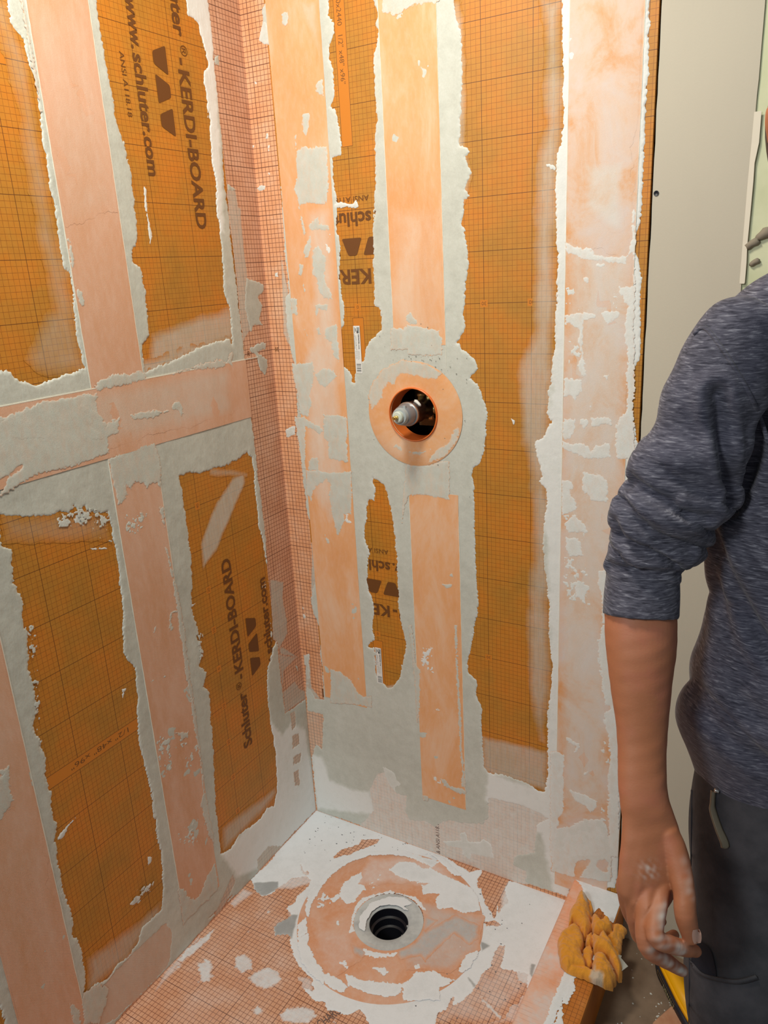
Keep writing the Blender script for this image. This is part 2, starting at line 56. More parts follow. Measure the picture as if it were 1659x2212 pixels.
 'L_haze': [([(-546,1932),(-424,1960),(-412,1628),(-508,1602),(-543,1592)],30,0.12),([(-751,1303),(-148,1329),(-170,1200),(-748,1209)],25,0.35),([(-866,1011),(-799,982),(-805,712),(-825,31),(-1017,251)],40,0.12)],
 'L_tape': [(-541,-414,1310,2100),(-530,-410,75,1190),(-937,-810,30,1180),(-1010,-104,1183,1316)],
 'L_base': (-1010,-2,0,128),
 'F_out': [[(0,1),(0,-106),(-2,-168),(6,-233),(1,-286),(-3,-298),(35,-321),(64,-330),(79,-315),(80,-293),(96,-249),(123,-224),(144,-230),(148,-259),(142,-288),(149,-309),(141,-333),(166,-344),(147,-392),(165,-414),(195,-394),(232,-433),(261,-451),(310,-466),(334,-489),(313,-496),(349,-511),(370,-504),(385,-515),(431,-505),(446,-484),(465,-488),(480,-501),(558,-515),(603,-437),(596,-413),(609,-399),(610,-366),(617,-388),(633,-365),(643,-322),(646,-282),(653,-259),(647,-220),(651,-197),(663,-191),(673,-252),(703,-245),(731,-242),(739,-273),(767,-289),(773,-349),(857,-385),(827,-228),(814,-196),(794,-202),(763,-174),(755,-101),(743,15),(636,12),(599,-7),(598,-63),(610,-129),(576,-99),(523,-35),(527,10),(497,-21),(318,27),(323,23),(306,-3),(220,9),(154,5)]],
 'F_win': [[(150,-133),(156,-101),(186,-63),(185,-45),(230,-17),(227,-42),(204,-77),(185,-104),(156,-136)],[(88,-198),(114,-218),(115,-207),(133,-214),(123,-224),(102,-213)],[(526,-43),(563,-30),(599,-37),(621,-66),(613,-109),(588,-73),(537,-59)],[(591,-152),(613,-137),(630,-142),(602,-161)],[(644,-295),(654,-286),(658,-311),(650,-315)]],
 'F_wet': [[(13,-306),(69,-273),(83,-292),(67,-328),(40,-329)],[(154,-350),(179,-338),(208,-401),(173,-419),(147,-392)],[(730,-211),(739,-210),(743,-240),(736,-236)],[(607,-207),(629,-209),(620,-230)],[(620,-307),(644,-318),(640,-324)],[(767,-196),(784,-191),(778,-202)]],
 'F_film': [([(1,-286),(40,-222),(100,-192),(154,-230),(118,-279),(70,-304)],8,0.65),([(2,-332),(-1,-429),(-5,-596),(20,-663),(24,-581),(21,-408),(37,-330)],8,0.55),([(146,-340),(151,-263),(310,-466),(232,-433)],8,0.5),([(592,-138),(728,-69),(787,-248),(798,-336),(697,-389),(619,-426),(672,-249)],25,0.55),([(592,-10),(743,15),(760,-223),(679,-265),(610,-129)],12,0.8),([(265,-478),(310,-466),(340,-498),(312,-501),(285,-495)],6,0.5),([(550,-205),(720,-2),(776,-195),(722,-375),(594,-442),(598,-383)],30,0.35),([(-14,-445),(86,-295),(196,-385),(363,-562),(127,-766)],60,0.12)],
 'F_smear_under': [[(119,-503),(135,-486),(162,-489),(179,-510),(163,-530),(136,-527)],[(183,-532),(189,-513),(205,-488),(232,-486),(253,-496),(251,-521),(233,-538),(210,-543)],[(300,-570),(305,-553),(334,-531),(361,-528),(371,-537),(368,-559),(337,-575),(315,-580)],[(57,-539),(77,-537),(95,-549),(92,-559),(110,-565),(111,-580),(87,-595),(88,-573),(89,-560)],[(16,-593),(16,-583),(23,-581),(24,-589)],[(99,-369),(103,-357),(114,-357),(111,-367)],[(51,-555),(72,-540),(94,-545),(98,-559),(112,-564),(107,-579),(88,-585)],[(240,-590),(245,-577),(260,-576),(265,-588),(253,-596)],[(643,-322),(655,-327),(676,-339),(695,-347),(715,-358),(721,-366),(713,-367),(690,-357),(662,-343)],[(99,-312),(106,-304),(110,-312)],[(98,-432),(102,-426),(107,-437)],[(702,-241),(731,-231),(750,-240),(743,-267),(717,-265)],[(751,-304),(774,-292),(797,-305),(798,-336),(774,-335),(749,-326)],[(408,-535),(412,-519),(418,-533)],[(-34,-573),(3,-587),(2,-541),(17,-476),(23,-464),(34,-495),(21,-574)]],
 'F_smear': [[(237,-240),(224,-206),(234,-169),(246,-152),(260,-161),(262,-186),(278,-184),(288,-194),(280,-228),(284,-241),(268,-254),(245,-246)],[(223,-262),(232,-238),(243,-242),(237,-265)],[(306,-111),(321,-70),(357,-58),(396,-71),(437,-88),(422,-106),(392,-111),(376,-119),(335,-118)],[(408,-118),(447,-94),(461,-122),(424,-141)],[(293,-256),(293,-222),(344,-171),(417,-159),(454,-185),(445,-184),(404,-171),(348,-179),(306,-230),(312,-280),(328,-318),(321,-326),(307,-292)],[(371,-423),(414,-421),(496,-390),(507,-404),(499,-421),(478,-434),(436,-444),(394,-447)],[(338,-440),(377,-444),(393,-451),(395,-465),(372,-470),(346,-464),(329,-449)],[(513,-389),(529,-375),(550,-362),(569,-345),(588,-385),(526,-420),(517,-410)],[(420,-382),(443,-372),(458,-376),(453,-389)],[(502,-336),(509,-328),(513,-334),(507,-342)],[(511,-347),(531,-337),(545,-338),(521,-358),(509,-356)],[(275,-310),(282,-309),(285,-319),(278,-318)],[(343,-403),(361,-400),(367,-405),(351,-409)],[(235,-370),(220,-395),(260,-439),(308,-463),(345,-468),(334,-446),(287,-421),(253,-396)],[(202,-336),(199,-365),(220,-395),(233,-371)],[(163,-225),(162,-267),(187,-320),(207,-333),(189,-294),(183,-247),(183,-183),(198,-138),(234,-91),(282,-62),(337,-46),(403,-52),(413,-25),(308,-31),(210,-86),(167,-159)],[(379,-75),(400,-53),(445,-63),(485,-64),(526,-69),(551,-92),(572,-125),(556,-138),(537,-152),(505,-149),(477,-168),(457,-144),(465,-120),(426,-135),(408,-123),(424,-100)],[(409,-118),(455,-100),(466,-115),(425,-141)],[(591,-257),(609,-236),(616,-236),(614,-286),(598,-311),(592,-282)],[(514,-350),(544,-327),(574,-331),(598,-326),(564,-382),(519,-424),(500,-389)],[(508,-240),(524,-236),(522,-246)],[(347,-29),(378,-8),(468,-52),(487,-42),(420,-10),(378,-8)],[(570,-243),(572,-239),(574,-247)],[(375,-351),(399,-347),(435,-333),(451,-321),(450,-334),(412,-357),(386,-362)]],
 'F_swet': [[(341,-351),(381,-348),(392,-355),(386,-375),(361,-371)],[(449,-330),(463,-203),(496,-196),(479,-241),(497,-209),(523,-164),(587,-168),(598,-202),(590,-232),(544,-217),(529,-268),(517,-316),(519,-315),(501,-307),(465,-334)],[(380,-198),(423,-176),(461,-204),(479,-241),(466,-252)]],
 'F_haze': [([(382,-172),(454,-160),(526,-153),(583,-142),(610,-231),(583,-314),(486,-364)],20,0.5),([(234,-91),(413,-25),(561,-106),(434,-121),(330,-147),(247,-215)],20,0.35),([(241,-362),(312,-317),(386,-375),(359,-449),(284,-406)],25,0.2)],
 'F_scrape': [[(239,-134),(303,-134),(315,-191),(294,-191),(278,-157)],[(348,-398),(356,-382),(383,-417),(364,-423)],[(176,-250),(202,-237),(233,-272),(214,-306)],[(295,-434),(314,-432),(325,-443),(308,-447)],[(206,-172),(225,-173),(222,-196)],[(322,-87),(445,-89),(396,-119)]],
 'rag': [([(791,-48),(800,-43),(813,-55),(824,-66),(832,-82),(835,-102),(838,-113),(829,-114),(824,-86),(814,-64),(800,-57)],2,20,8),([(792,-47),(797,-46),(808,-55),(817,-71),(829,-97),(844,-141),(842,-156),(838,-171),(831,-166),(822,-155),(811,-144),(802,-138),(801,-147),(796,-150),(789,-126),(787,-105),(791,-85),(789,-63)],6,34,16),([(791,-171),(803,-148),(809,-143),(822,-155),(834,-172),(840,-189),(840,-207),(847,-219),(858,-236),(858,-242),(841,-249),(826,-262),(810,-254),(793,-219),(788,-206),(787,-184)],8,34,20),([(810,-254),(831,-245),(859,-240),(876,-238),(888,-240),(903,-243),(915,-229),(918,-231),(916,-245),(903,-257),(886,-262),(865,-262),(845,-263),(826,-262)],3,22,12),([(836,-110),(839,-100),(845,-104),(857,-115),(860,-102),(873,-104),(882,-113),(884,-124),(875,-137),(861,-150),(851,-149),(843,-137)],10,26,9),([(880,-101),(889,-90),(902,-87),(909,-89),(909,-97),(906,-117),(911,-155),(914,-179),(898,-166),(888,-151),(876,-139),(884,-124)],2,22,12),([(851,-158),(863,-158),(870,-141),(883,-151),(893,-160),(902,-173),(914,-181),(925,-196),(928,-212),(922,-217),(908,-209),(895,-196),(875,-193),(863,-193),(855,-175)],12,30,12),([(839,-172),(844,-145),(853,-156),(853,-167),(855,-176),(851,-186),(843,-186)],6,20,8),([(841,-200),(845,-191),(854,-182),(860,-193),(868,-222),(865,-233),(856,-230),(847,-217)],3,16,8),([(867,-205),(873,-198),(888,-196),(899,-208),(910,-217),(919,-224),(919,-233),(914,-248),(900,-255),(885,-256),(874,-241),(869,-227)],8,28,14)],
 'rag_dust': [[(800,-62),(805,-52),(817,-69),(815,-86),(809,-80)],[(870,-260),(876,-236),(882,-246),(897,-248),(897,-259),(880,-264)]],
 'chip': [(912,-169),(916,-169),(916,-175),(934,-189),(922,-212),(915,-207)],
 'arm': [[.991,-.5311,1.137,.0384,.0205,-.0066,-.0183,.0307,-.0113],[.9938,-.5585,1.0746,.0387,.0217,-.0038,-.0185,.031,-.0114],[.996,-.5671,1.0545,.0385,.0221,-.0024,-.0184,.0309,-.0114],[1.0001,-.5801,1.0224,.0376,.0216,-.0023,-.0174,.0291,-.0107],[1.0062,-.598,.9804,.0326,.0187,-.002,-.0147,.0246,-.0091],[1.013,-.6154,.9388,.0279,.016,-.0017,-.012,.02,-.0074],[1.0197,-.6356,.8996,.0252,.0144,-.0015,-.0099,.0167,-.0061],[1.0249,-.6505,.8707,.0255,.0146,-.0016,-.0095,.0159,-.0059],[1.0309,-.6589,.8515,.0269,.0154,-.0016,-.0091,.0152,-.0056],[1.0371,-.6637,.835,.0294,.0164,-.0031,-.0083,.0139,-.0051],[1.0434,-.6738,.8107,.0325,.0182,-.0033,-.0077,.0129,-.0047],[1.0457,-.6831,.7915,.0339,.0189,-.0034,-.0072,.0121,-.0045],[1.0451,-.6941,.7725,.0323,.018,-.0033,-.0065,.0109,-.004],[1.0449,-.7006,.7553,.0293,.0158,-.0044,-.0056,.0093,-.0034],[1.0466,-.7045,.7419,.0217,.0115,-.004,-.0041,.0069,-.0026]],
 'arm2': [[1.4579,-.1983,1.0858,-.0398,-.0245,-.002,-.0194,.0325,-.012],[1.4699,-.2219,1.0189,-.0407,-.0239,.001,-.0196,.0329,-.0121],[1.4723,-.2307,.9975,-.0408,-.0234,.0025,-.0196,.0328,-.0121],[1.4757,-.245,.9634,-.0399,-.0229,.0024,-.0184,.0309,-.0114],[1.4793,-.2654,.9188,-.0346,-.0199,.0021,-.0156,.0262,-.0096],[1.482,-.2861,.8747,-.0296,-.017,.0018,-.0127,.0213,-.0078],[1.4842,-.3098,.833,-.0268,-.0154,.0016,-.0106,.0177,-.0065],[1.4857,-.3276,.8022,-.0271,-.0156,.0017,-.0101,.0169,-.0062],[1.4839,-.341,.7821,-.0286,-.0164,.0017,-.0097,.0162,-.006],[1.4812,-.3513,.7651,-.031,-.0183,.0005,-.0088,.0147,-.0054],[1.4803,-.3661,.7396,-.0343,-.0202,.0007,-.0082,.0137,-.005],[1.4825,-.3761,.7189,-.0357,-.021,.0008,-.0077,.0129,-.0047],[1.4877,-.3842,.6983,-.034,-.0201,.0007,-.0069,.0117,-.0043],[1.4921,-.3885,.6796,-.0305,-.0186,-.001,-.0059,.0099,-.0037],[1.4935,-.3929,.6654,-.0225,-.0139,-.0015,-.0044,.0074,-.0027]],
 'sleeve': [[1.1,-.4984,1.4143,.0261,.004,-.0314,-.0181,.0303,-.0111],[1.0803,-.5082,1.4115,.031,.0082,-.0281,-.0177,.0297,-.0109],[1.0691,-.5154,1.3792,.0396,.0118,-.0322,-.0204,.0343,-.0126],[1.0595,-.5198,1.3456,.0448,.0154,-.0308,-.0221,.037,-.0136],[1.0477,-.5243,1.3063,.0457,.0181,-.0248,-.0215,.0361,-.0133],[1.0376,-.5295,1.2668,.0489,.021,-.0222,-.0225,.0377,-.0139],[1.029,-.5346,1.2407,.0536,.0239,-.0218,-.0244,.041,-.0151],[1.023,-.5383,1.2133,.0526,.0238,-.0206,-.024,.0402,-.0148],[1.0133,-.5433,1.1855,.0539,.026,-.0168,-.0243,.0407,-.015],[1.0089,-.5445,1.1595,.0522,.0274,-.01,-.0234,.0392,-.0144],[1.0028,-.5479,1.1358,.0479,.0262,-.0065,-.022,.0369,-.0136],[.9936,-.5485,1.1187,.0446,.025,-.0044,-.0211,.0353,-.013],[.9924,-.5512,1.1132,.0393,.0219,-.0041,-.0185,.0311,-.0114],[.9939,-.56,1.0871,.0404,.0223,-.0047,-.0193,.0323,-.0119],[.9955,-.5686,1.0612,.0406,.0226,-.0044,-.0196,.0329,-.0121]],
 'sleeve2': [[1.275,-.3269,1.3976,-.0208,-.0236,-.0306,-.0193,.0324,-.0119],[1.297,-.3129,1.392,-.0269,-.0257,-.0263,-.0189,.0317,-.0117],[1.3168,-.303,1.3557,-.0351,-.0318,-.0296,-.0218,.0366,-.0135],[1.3352,-.2923,1.3181,-.041,-.0346,-.0274,-.0235,.0395,-.0145],[1.3572,-.2783,1.2743,-.0434,-.0336,-.0208,-.0229,.0385,-.0142],[1.3774,-.2669,1.2305,-.0474,-.0347,-.0175,-.024,.0402,-.0148],[1.3929,-.2589,1.2013,-.0526,-.0374,-.0165,-.026,.0436,-.0161],[1.4058,-.2522,1.1712,-.0519,-.0366,-.0153,-.0255,.0428,-.0157],[1.4228,-.2426,1.1401,-.0541,-.0363,-.011,-.0258,.0433,-.0159],[1.4337,-.2355,1.1117,-.0538,-.0336,-.0039,-.0248,.0416,-.0153],[1.4459,-.2289,1.0855,-.0501,-.0301,-.0007,-.0234,.0393,-.0145],[1.4597,-.2167,1.0662,-.047,-.0276,.0011,-.0224,.0375,-.0138],[1.4622,-.2174,1.0601,-.0413,-.0244,.0008,-.0197,.033,-.0121],[1.467,-.2248,1.0322,-.0423,-.0252,.0002,-.0204,.0343,-.0126],[1.4714,-.2324,1.0045,-.0426,-.0252,.0005,-.0208,.0349,-.0128]],
 'torso': [[1.1891,-.4058,1.4883,.0553,.0317,-.0034,-.0249,.0418,-.0154],[1.1907,-.4041,1.4704,.0806,.0463,-.0049,-.0318,.0534,-.0196],[1.1922,-.4024,1.4523,.111,.0637,-.0068,-.0388,.0651,-.024],[1.1945,-.4002,1.426,.1349,.0774,-.0082,-.0456,.0765,-.0282],[1.1983,-.397,1.3829,.15,.0861,-.0092,-.0507,.0851,-.0313],[1.2031,-.3935,1.3217,.1494,.0857,-.0091,-.0522,.0876,-.0322],[1.2104,-.3898,1.2342,.1437,.0825,-.0088,-.0519,.087,-.032],[1.2139,-.3896,1.1519,.1511,.0867,-.0092,-.0562,.0943,-.0347],[1.2207,-.3883,1.0787,.1542,.0885,-.0094,-.0574,.0962,-.0354],[1.226,-.3883,1.0129,.1553,.0891,-.0095,-.0578,.0969,-.0357],[1.2275,-.389,.9828,.1595,.0915,-.0098,-.0593,.0995,-.0366],[1.2263,-.3914,.9524,.1664,.0955,-.0102,-.0619,.1038,-.0382],[1.2258,-.3937,.9194,.1745,.1002,-.0107,-.065,.1089,-.0401],[1.2273,-.3947,.8909,.1801,.1034,-.011,-.067,.1124,-.0414],[1.2295,-.395,.8675,.1814,.1041,-.0111,-.0675,.1132,-.0417],[1.2348,-.3936,.8445,.1795,.103,-.011,-.0668,.112,-.0412],[1.24,-.3923,.822,.1749,.1003,-.0107,-.0651,.1091,-.0402],[1.2439,-.3919,.7965,.1691,.097,-.0103,-.0629,.1055,-.0388],[1.2474,-.4023,.74,.1649,.0842,-.0385,-.0591,.0991,-.0365]],
 'hips': [[1.2392,-.3886,.8568,.1606,.0888,-.0189,-.054,.0906,-.0334],[1.2449,-.3912,.7907,.17,.0947,-.0181,-.0592,.0992,-.0365],[1.2482,-.3952,.7579,.1762,.1,-.0139,-.0615,.1031,-.038],[1.2505,-.4028,.7171,.1793,.1017,-.0141,-.0626,.1049,-.0386],[1.2523,-.413,.6698,.1778,.1009,-.014,-.06,.1007,-.0371],[1.2548,-.4195,.6315,.1743,.1,-.0107,-.054,.0906,-.0334]],
 'leg': [[1.1586,-.466,.7109,.0848,.0487,-.0052,-.0359,.0601,-.0221],[1.167,-.4793,.661,.0865,.0496,-.0053,-.039,.0654,-.0241],[1.1711,-.4951,.6114,.0834,.0479,-.0051,-.04,.067,-.0247],[1.1717,-.5107,.5681,.082,.047,-.005,-.0407,.0682,-.0251],[1.1677,-.5222,.5269,.0821,.0471,-.005,-.0417,.0698,-.0257],[1.1697,-.5326,.4787,.0796,.0457,-.0049,-.0404,.0677,-.0249],[1.1743,-.5374,.425,.0749,.043,-.0046,-.038,.0637,-.0235]],
 'leg2': [[1.3547,-.2963,.6552,-.0895,-.0514,.0055,-.0379,.0635,-.0234],[1.3576,-.3138,.6029,-.0913,-.0524,.0056,-.0412,.0691,-.0254],[1.3649,-.3287,.5503,-.088,-.0505,.0054,-.0422,.0707,-.026],[1.3745,-.34,.5042,-.0865,-.0497,.0053,-.0429,.072,-.0265],[1.3885,-.3419,.4597,-.0866,-.0497,.0053,-.044,.0737,-.0271],[1.3977,-.3492,.4087,-.084,-.0482,.0051,-.0426,.0715,-.0263],[1.4051,-.3532,.3525,-.0789,-.0453,.0048,-.0401,.0672,-.0247]],
 'fingers': [[[1.0605,-.6848,.7729,.011],[1.0601,-.7058,.7561,.0112],[1.0639,-.7384,.7378,.0102],[1.0872,-.7204,.7159,.009],[1.1051,-.6985,.6966,.0074]],[[1.0474,-.6923,.7737,.011],[1.0467,-.7127,.7527,.0112],[1.0544,-.7359,.7169,.0102],[1.0745,-.7155,.6835,.009],[1.0915,-.6922,.6529,.0074]],[[1.0346,-.6959,.7714,.011],[1.0319,-.7094,.7524,.01],[1.0411,-.7107,.7007,.0085],[1.0601,-.6755,.6662,.0075],[1.0738,-.6507,.6614,.0066]],[[1.022,-.6993,.7759,.01],[1.0191,-.7052,.7579,.0092],[1.0293,-.6929,.7019,.0074],[1.0462,-.6641,.6698,.0065],[1.0573,-.6449,.6709,.0058]],[[1.0567,-.6617,.8219,.016],[1.0716,-.6724,.8019,.015],[1.0863,-.6934,.7741,.013],[1.0913,-.7065,.7535,.0128],[1.0995,-.708,.7262,.01]]],
 'nail': [[1.1028,-.7126,.7417,.006],[1.1057,-.7138,.7236,.005]],
 'neckhead': [[1.1834,-.4006,1.4784,.062],[1.1759,-.4178,1.5433,.056],[1.1646,-.4429,1.6262,.08]],
 'clip': [[1.0972,-.5581,.8255,.0035],[1.0979,-.5633,.81,.0035],[1.0999,-.5706,.8036,.0048],[1.1093,-.5827,.7887,.0052],[1.1175,-.5886,.7761,.0058],[1.1199,-.5901,.7681,.0058]],
 'pocket': [[1.0926,-.6121,.5865,.0],[1.0947,-.6102,.6215,.0],[1.1126,-.6201,.6319,.0],[1.1217,-.6223,.6114,.0],[1.1251,-.6279,.5906,.0],[1.108,-.6265,.5889,.0]],
 'cuffdots': [[.9851,-.5904,1.1183,.004],[.9997,-.5849,1.1229,.0035],[.9941,-.5891,1.1205,.0022],[1.0014,-.5994,1.0842,.003],[1.0159,-.5911,1.0864,.002],[1.0156,-.5885,1.0939,.002]],
 'cam': [1654.3763423009686,0.5377155134354495,0.3062360872085123,-0.05558234407613937,117.3827168256898,-148.65954535004235,149.61581668898808],
 'creases': [([[1.0708,-.543,1.1745,.001],[1.082,-.5463,1.1475,.001],[1.1006,-.5492,1.1096,.001],[1.1243,-.5501,1.0687,.001],[1.1504,-.5496,1.0277,.001]],.007,.01),([[1.0711,-.5486,1.1587,.001],[1.0849,-.562,1.1,.001],[1.1023,-.5695,1.0516,.001],[1.1257,-.5696,1.0134,.001]],.006,.012),([[1.095,-.5814,1.0311,.001],[1.119,-.5831,.9875,.001],[1.1466,-.5789,.9543,.001]],.006,.014),([[1.0708,-.6108,.9905,.001],[1.1045,-.6069,.9463,.001],[1.1465,-.5944,.9122,.001]],.005,.012),([[1.0555,-.4938,1.3332,.001],[1.066,-.5032,1.2905,.001],[1.0765,-.5127,1.2478,.001],[1.086,-.5227,1.2051,.001]],.012,.008),([[1.11,-.4722,1.3035,.001],[1.1027,-.4918,1.2619,.001],[1.0954,-.5115,1.2203,.001],[1.0878,-.5226,1.2024,.001]],.01,.009),([[.9768,-.5776,1.2328,.001],[1.0077,-.5666,1.2125,.001],[1.0381,-.554,1.1975,.001],[1.0628,-.5418,1.1908,.001]],.007,.007),([[.9716,-.5874,1.2147,.001],[.9887,-.5863,1.19,.001],[1.0176,-.5774,1.1672,.001],[1.0477,-.564,1.1549,.001]],.006,.007),([[.9804,-.5717,1.2431,.001],[1.0015,-.5657,1.225,.001],[1.0218,-.5572,1.2153,.001]],.005,.006),([[.967,-.5987,1.1914,.001],[.9787,-.5987,1.1722,.001],[1.0046,-.5897,1.1549,.001],[1.0347,-.5763,1.1425,.001]],.005,.007),([[.9653,-.6175,1.1431,.001],[.9972,-.6011,1.1359,.001],[1.0383,-.5783,1.1313,.001]],.005,.005)],
 'seam': [[1.0248,-.4866,1.4023,.001],[1.0345,-.4783,1.4091,.001],[1.051,-.4754,1.3902,.001],[1.0727,-.4742,1.3584,.001],[1.0916,-.4746,1.3268,.001],[1.109,-.4775,1.2905,.001],[1.1213,-.4821,1.2582,.001]],
 'tool': [(967,-33),(1009,-57),(1035,-80),(1050,-116),(1079,-166),(1065,-167),(1029,-145),(974,-66)],
 'scrap': [(1022,-129),(1058,-141),(1050,-160),(1033,-267),(984,-249),(992,-191)],
}

MM = 0.001
# ------------------------------------------------------------------ materials
def lin(r, g, b):
    f = lambda c: (c/255/12.92) if c <= 10 else ((c/255+0.055)/1.055)**2.4
    return (f(r), f(g), f(b), 1)
class NT:
    def __init__(s, name):
        s.m = bpy.data.materials.new(name); s.m.use_nodes = True; s.t = s.m.node_tree; s.n = s.t.nodes
        s.b = s.n['Principled BSDF']; s.out = s.n['Material Output']; s.b.inputs['Roughness'].default_value = 0.8
    def link(s, a, b): s.t.links.new(a, b)
    def node(s, ty, **kw):
        x = s.n.new(ty)
        for k, v in kw.items(): setattr(x, k, v)
        return x
    def math(s, op, a, b=None, c=None):
        x = s.node('ShaderNodeMath', operation=op)
        for i, v in enumerate((a, b, c)):
            if v is None: continue
            if isinstance(v, (int, float)): x.inputs[i].default_value = v
            else: s.link(v, x.inputs[i])
        return x.outputs[0]
    def mix(s, f, a, b):
        x = s.node('ShaderNodeMix', data_type='RGBA')
        for k, v in ((0, f), (6, a), (7, b)):
            if hasattr(v, 'default_value') or hasattr(v, 'links'): s.link(v, x.inputs[k])
            else: x.inputs[k].default_value = v
        return x.outputs[2]
    def coord(s):
        if not hasattr(s, '_c'): s._c = s.node('ShaderNodeTexCoord').outputs['Object']
        return s._c
    def noise(s, scale, detail=4, rough=0.55, stretch=None, dist=0.0):
        x = s.node('ShaderNodeTexNoise'); x.inputs['Scale'].default_value = scale; x.inputs['Detail'].default_value = detail
        x.inputs['Roughness'].default_value = rough; x.inputs['Distortion'].default_value = dist
        if stretch:
            mp = s.node('ShaderNodeMapping'); mp.inputs['Scale'].default_value = stretch; s.link(s.coord(), mp.inputs[0]); s.link(mp.outputs[0], x.inputs[0])
        else: s.link(s.coord(), x.inputs[0])
        return x.outputs[0]
    def ramp(s, v, stops):
        x = s.node('ShaderNodeValToRGB'); e = x.color_ramp.elements
        while len(e) < len(stops): e.new(0.5)
        for i, (p, c) in enumerate(stops): e[i].position = p; e[i].color = c
        s.link(v, x.inputs[0]); return x.outputs[0]
    def rng(s, v, a, b, c=0.0, d=1.0):
        x = s.node('ShaderNodeMapRange'); x.inputs[1].default_value = a; x.inputs[2].default_value = b; x.inputs[3].default_value = c; x.inputs[4].default_value = d
        s.link(v, x.inputs[0]); return x.outputs[0]
    def color(s, c):
        if hasattr(c, 'links'): s.link(c, s.b.inputs['Base Color'])
        else: s.b.inputs['Base Color'].default_value = c
    def bump(s, v, strength, dist):
        x = s.node('ShaderNodeBump'); x.inputs['Strength'].default_value = strength; x.inputs['Distance'].default_value = dist
        s.link(v, x.inputs['Height']); s.link(x.outputs[0], s.b.inputs['Normal'])
    def attr(s, name): return s.node('ShaderNodeAttribute', attribute_name=name).outputs['Fac']
def simple(name, c, rough=0.6, metal=0.0, spec=None):
    t = NT(name); t.color(c); t.b.inputs['Roughness'].default_value = rough; t.b.inputs['Metallic'].default_value = metal
    return t.m
def grid_lines(t, axis, pitch, off, width, soft=0.25):
    sep = t.node('ShaderNodeSeparateXYZ'); t.link(t.coord(), sep.inputs[0])
    v = t.math('SUBTRACT', sep.outputs[axis], off)
    a = t.math('ABSOLUTE', t.math('SUBTRACT', t.math('FRACT', t.math('ADD', t.math('DIVIDE', v, pitch), 0.5)), 0.5))
    return t.rng(t.math('MULTIPLY', a, pitch), width*0.5, width*(0.5+soft), 1.0, 0.0)
def coat_over(t, base, film, streak=(160, 160, 22)):
    """thin dried mortar wiped over a printed sheet: the print shows through where the coat is thin"""
    if film is None: return base
    tone = t.attr('tone'); tv = t.math('ADD', tone, t.rng(t.noise(40, 5, 0.65), 0.3, 0.7, -0.08, 0.08)); tv = t.math('ADD', tv, t.rng(t.noise(350, 3), 0.3, 0.7, -0.05, 0.05))
    mc = t.ramp(tv, [(0.0, film[0]), (0.5, film[1]), (1.0, film[2])])
    a = t.math('MULTIPLY', t.attr('cover'), t.rng(t.noise(1.0, 5, 0.7, streak), 0.3, 0.7, 0.78, 1.18)); a = t.math('MINIMUM', t.math('MAXIMUM', a, 0.0), 1.0)
    t.coat_a = a
    return t.mix(a, base, mc)
def board_mat(name, ua, uoff, voff, film=None):
    """orange board facing: 10 mm printed grid, bolder line each 100 mm (u axis ua, v axis z)"""
    t = NT(name)
    n1 = t.noise(9, 3, 0.6); n2 = t.noise(55, 3, 0.6)
    base = t.ramp(n1, [(0.30, lin(176, 122, 40)), (0.46, lin(192, 126, 38)), (0.56, lin(202, 126, 34)), (0.72, lin(214, 126, 32))])
    base = t.mix(t.rng(n2, 0.35, 0.75, 0.0, 0.30), base, lin(205, 150, 60))
    fine = t.math('MAXIMUM', grid_lines(t, ua, 0.01, uoff, 0.00055), grid_lines(t, 2, 0.01, voff, 0.00055))
    bold = t.math('MAXIMUM', grid_lines(t, ua, 0.1, uoff, 0.0009), grid_lines(t, 2, 0.1, voff, 0.0009))
    brk = t.rng(t.noise(160, 2), 0.3, 0.6, 0.55, 0.85)
    base = t.mix(t.math('MULTIPLY', fine, brk), base, lin(128, 68, 14))
    base = t.mix(t.math('MULTIPLY', bold, 0.9), base, lin(96, 50, 12))
    base = coat_over(t, base, film)
    t.color(base); t.b.inputs['Roughness'].default_value = 0.55 if film is None else 0.75
    t.bump(t.noise(700, 2), 0.15, 0.0006); return t.m
PITCH_M = 0.01
def memb_mat(name, a1, a2, c1, c2, c3, o1=0.0, o2=0.0, film=None):
    t = NT(name)
    base = t.ramp(t.noise(14, 4, 0.6), [(0.3, c1), (0.5, c2), (0.7, c3)])
    n2 = t.noise(60, 4, 0.7); base = t.mix(t.rng(n2, 0.5, 0.8, 0, 0.35), base, lin(244, 200, 176))
    g = t.math('MAXIMUM', grid_lines(t, a1, PITCH_M, o1, 0.0008), grid_lines(t, a2, PITCH_M, o2, 0.0008))
    bold = t.math('MAXIMUM', grid_lines(t, a1, 0.1, o1, 0.0013), grid_lines(t, a2, 0.1, o2, 0.0013))
    base = t.mix(t.math('MULTIPLY', g, 0.92), base, lin(120, 66, 48)); base = t.mix(t.math('MULTIPLY', bold, 0.7), base, lin(92, 48, 38))
    base = coat_over(t, base, film, (60, 60, 40))
    t.color(base); t.b.inputs['Roughness'].default_value = 0.8
    t.bump(t.math('ADD', t.noise(900, 2), t.math('MULTIPLY', g, -0.6)), 0.25, 0.0008); return t.m
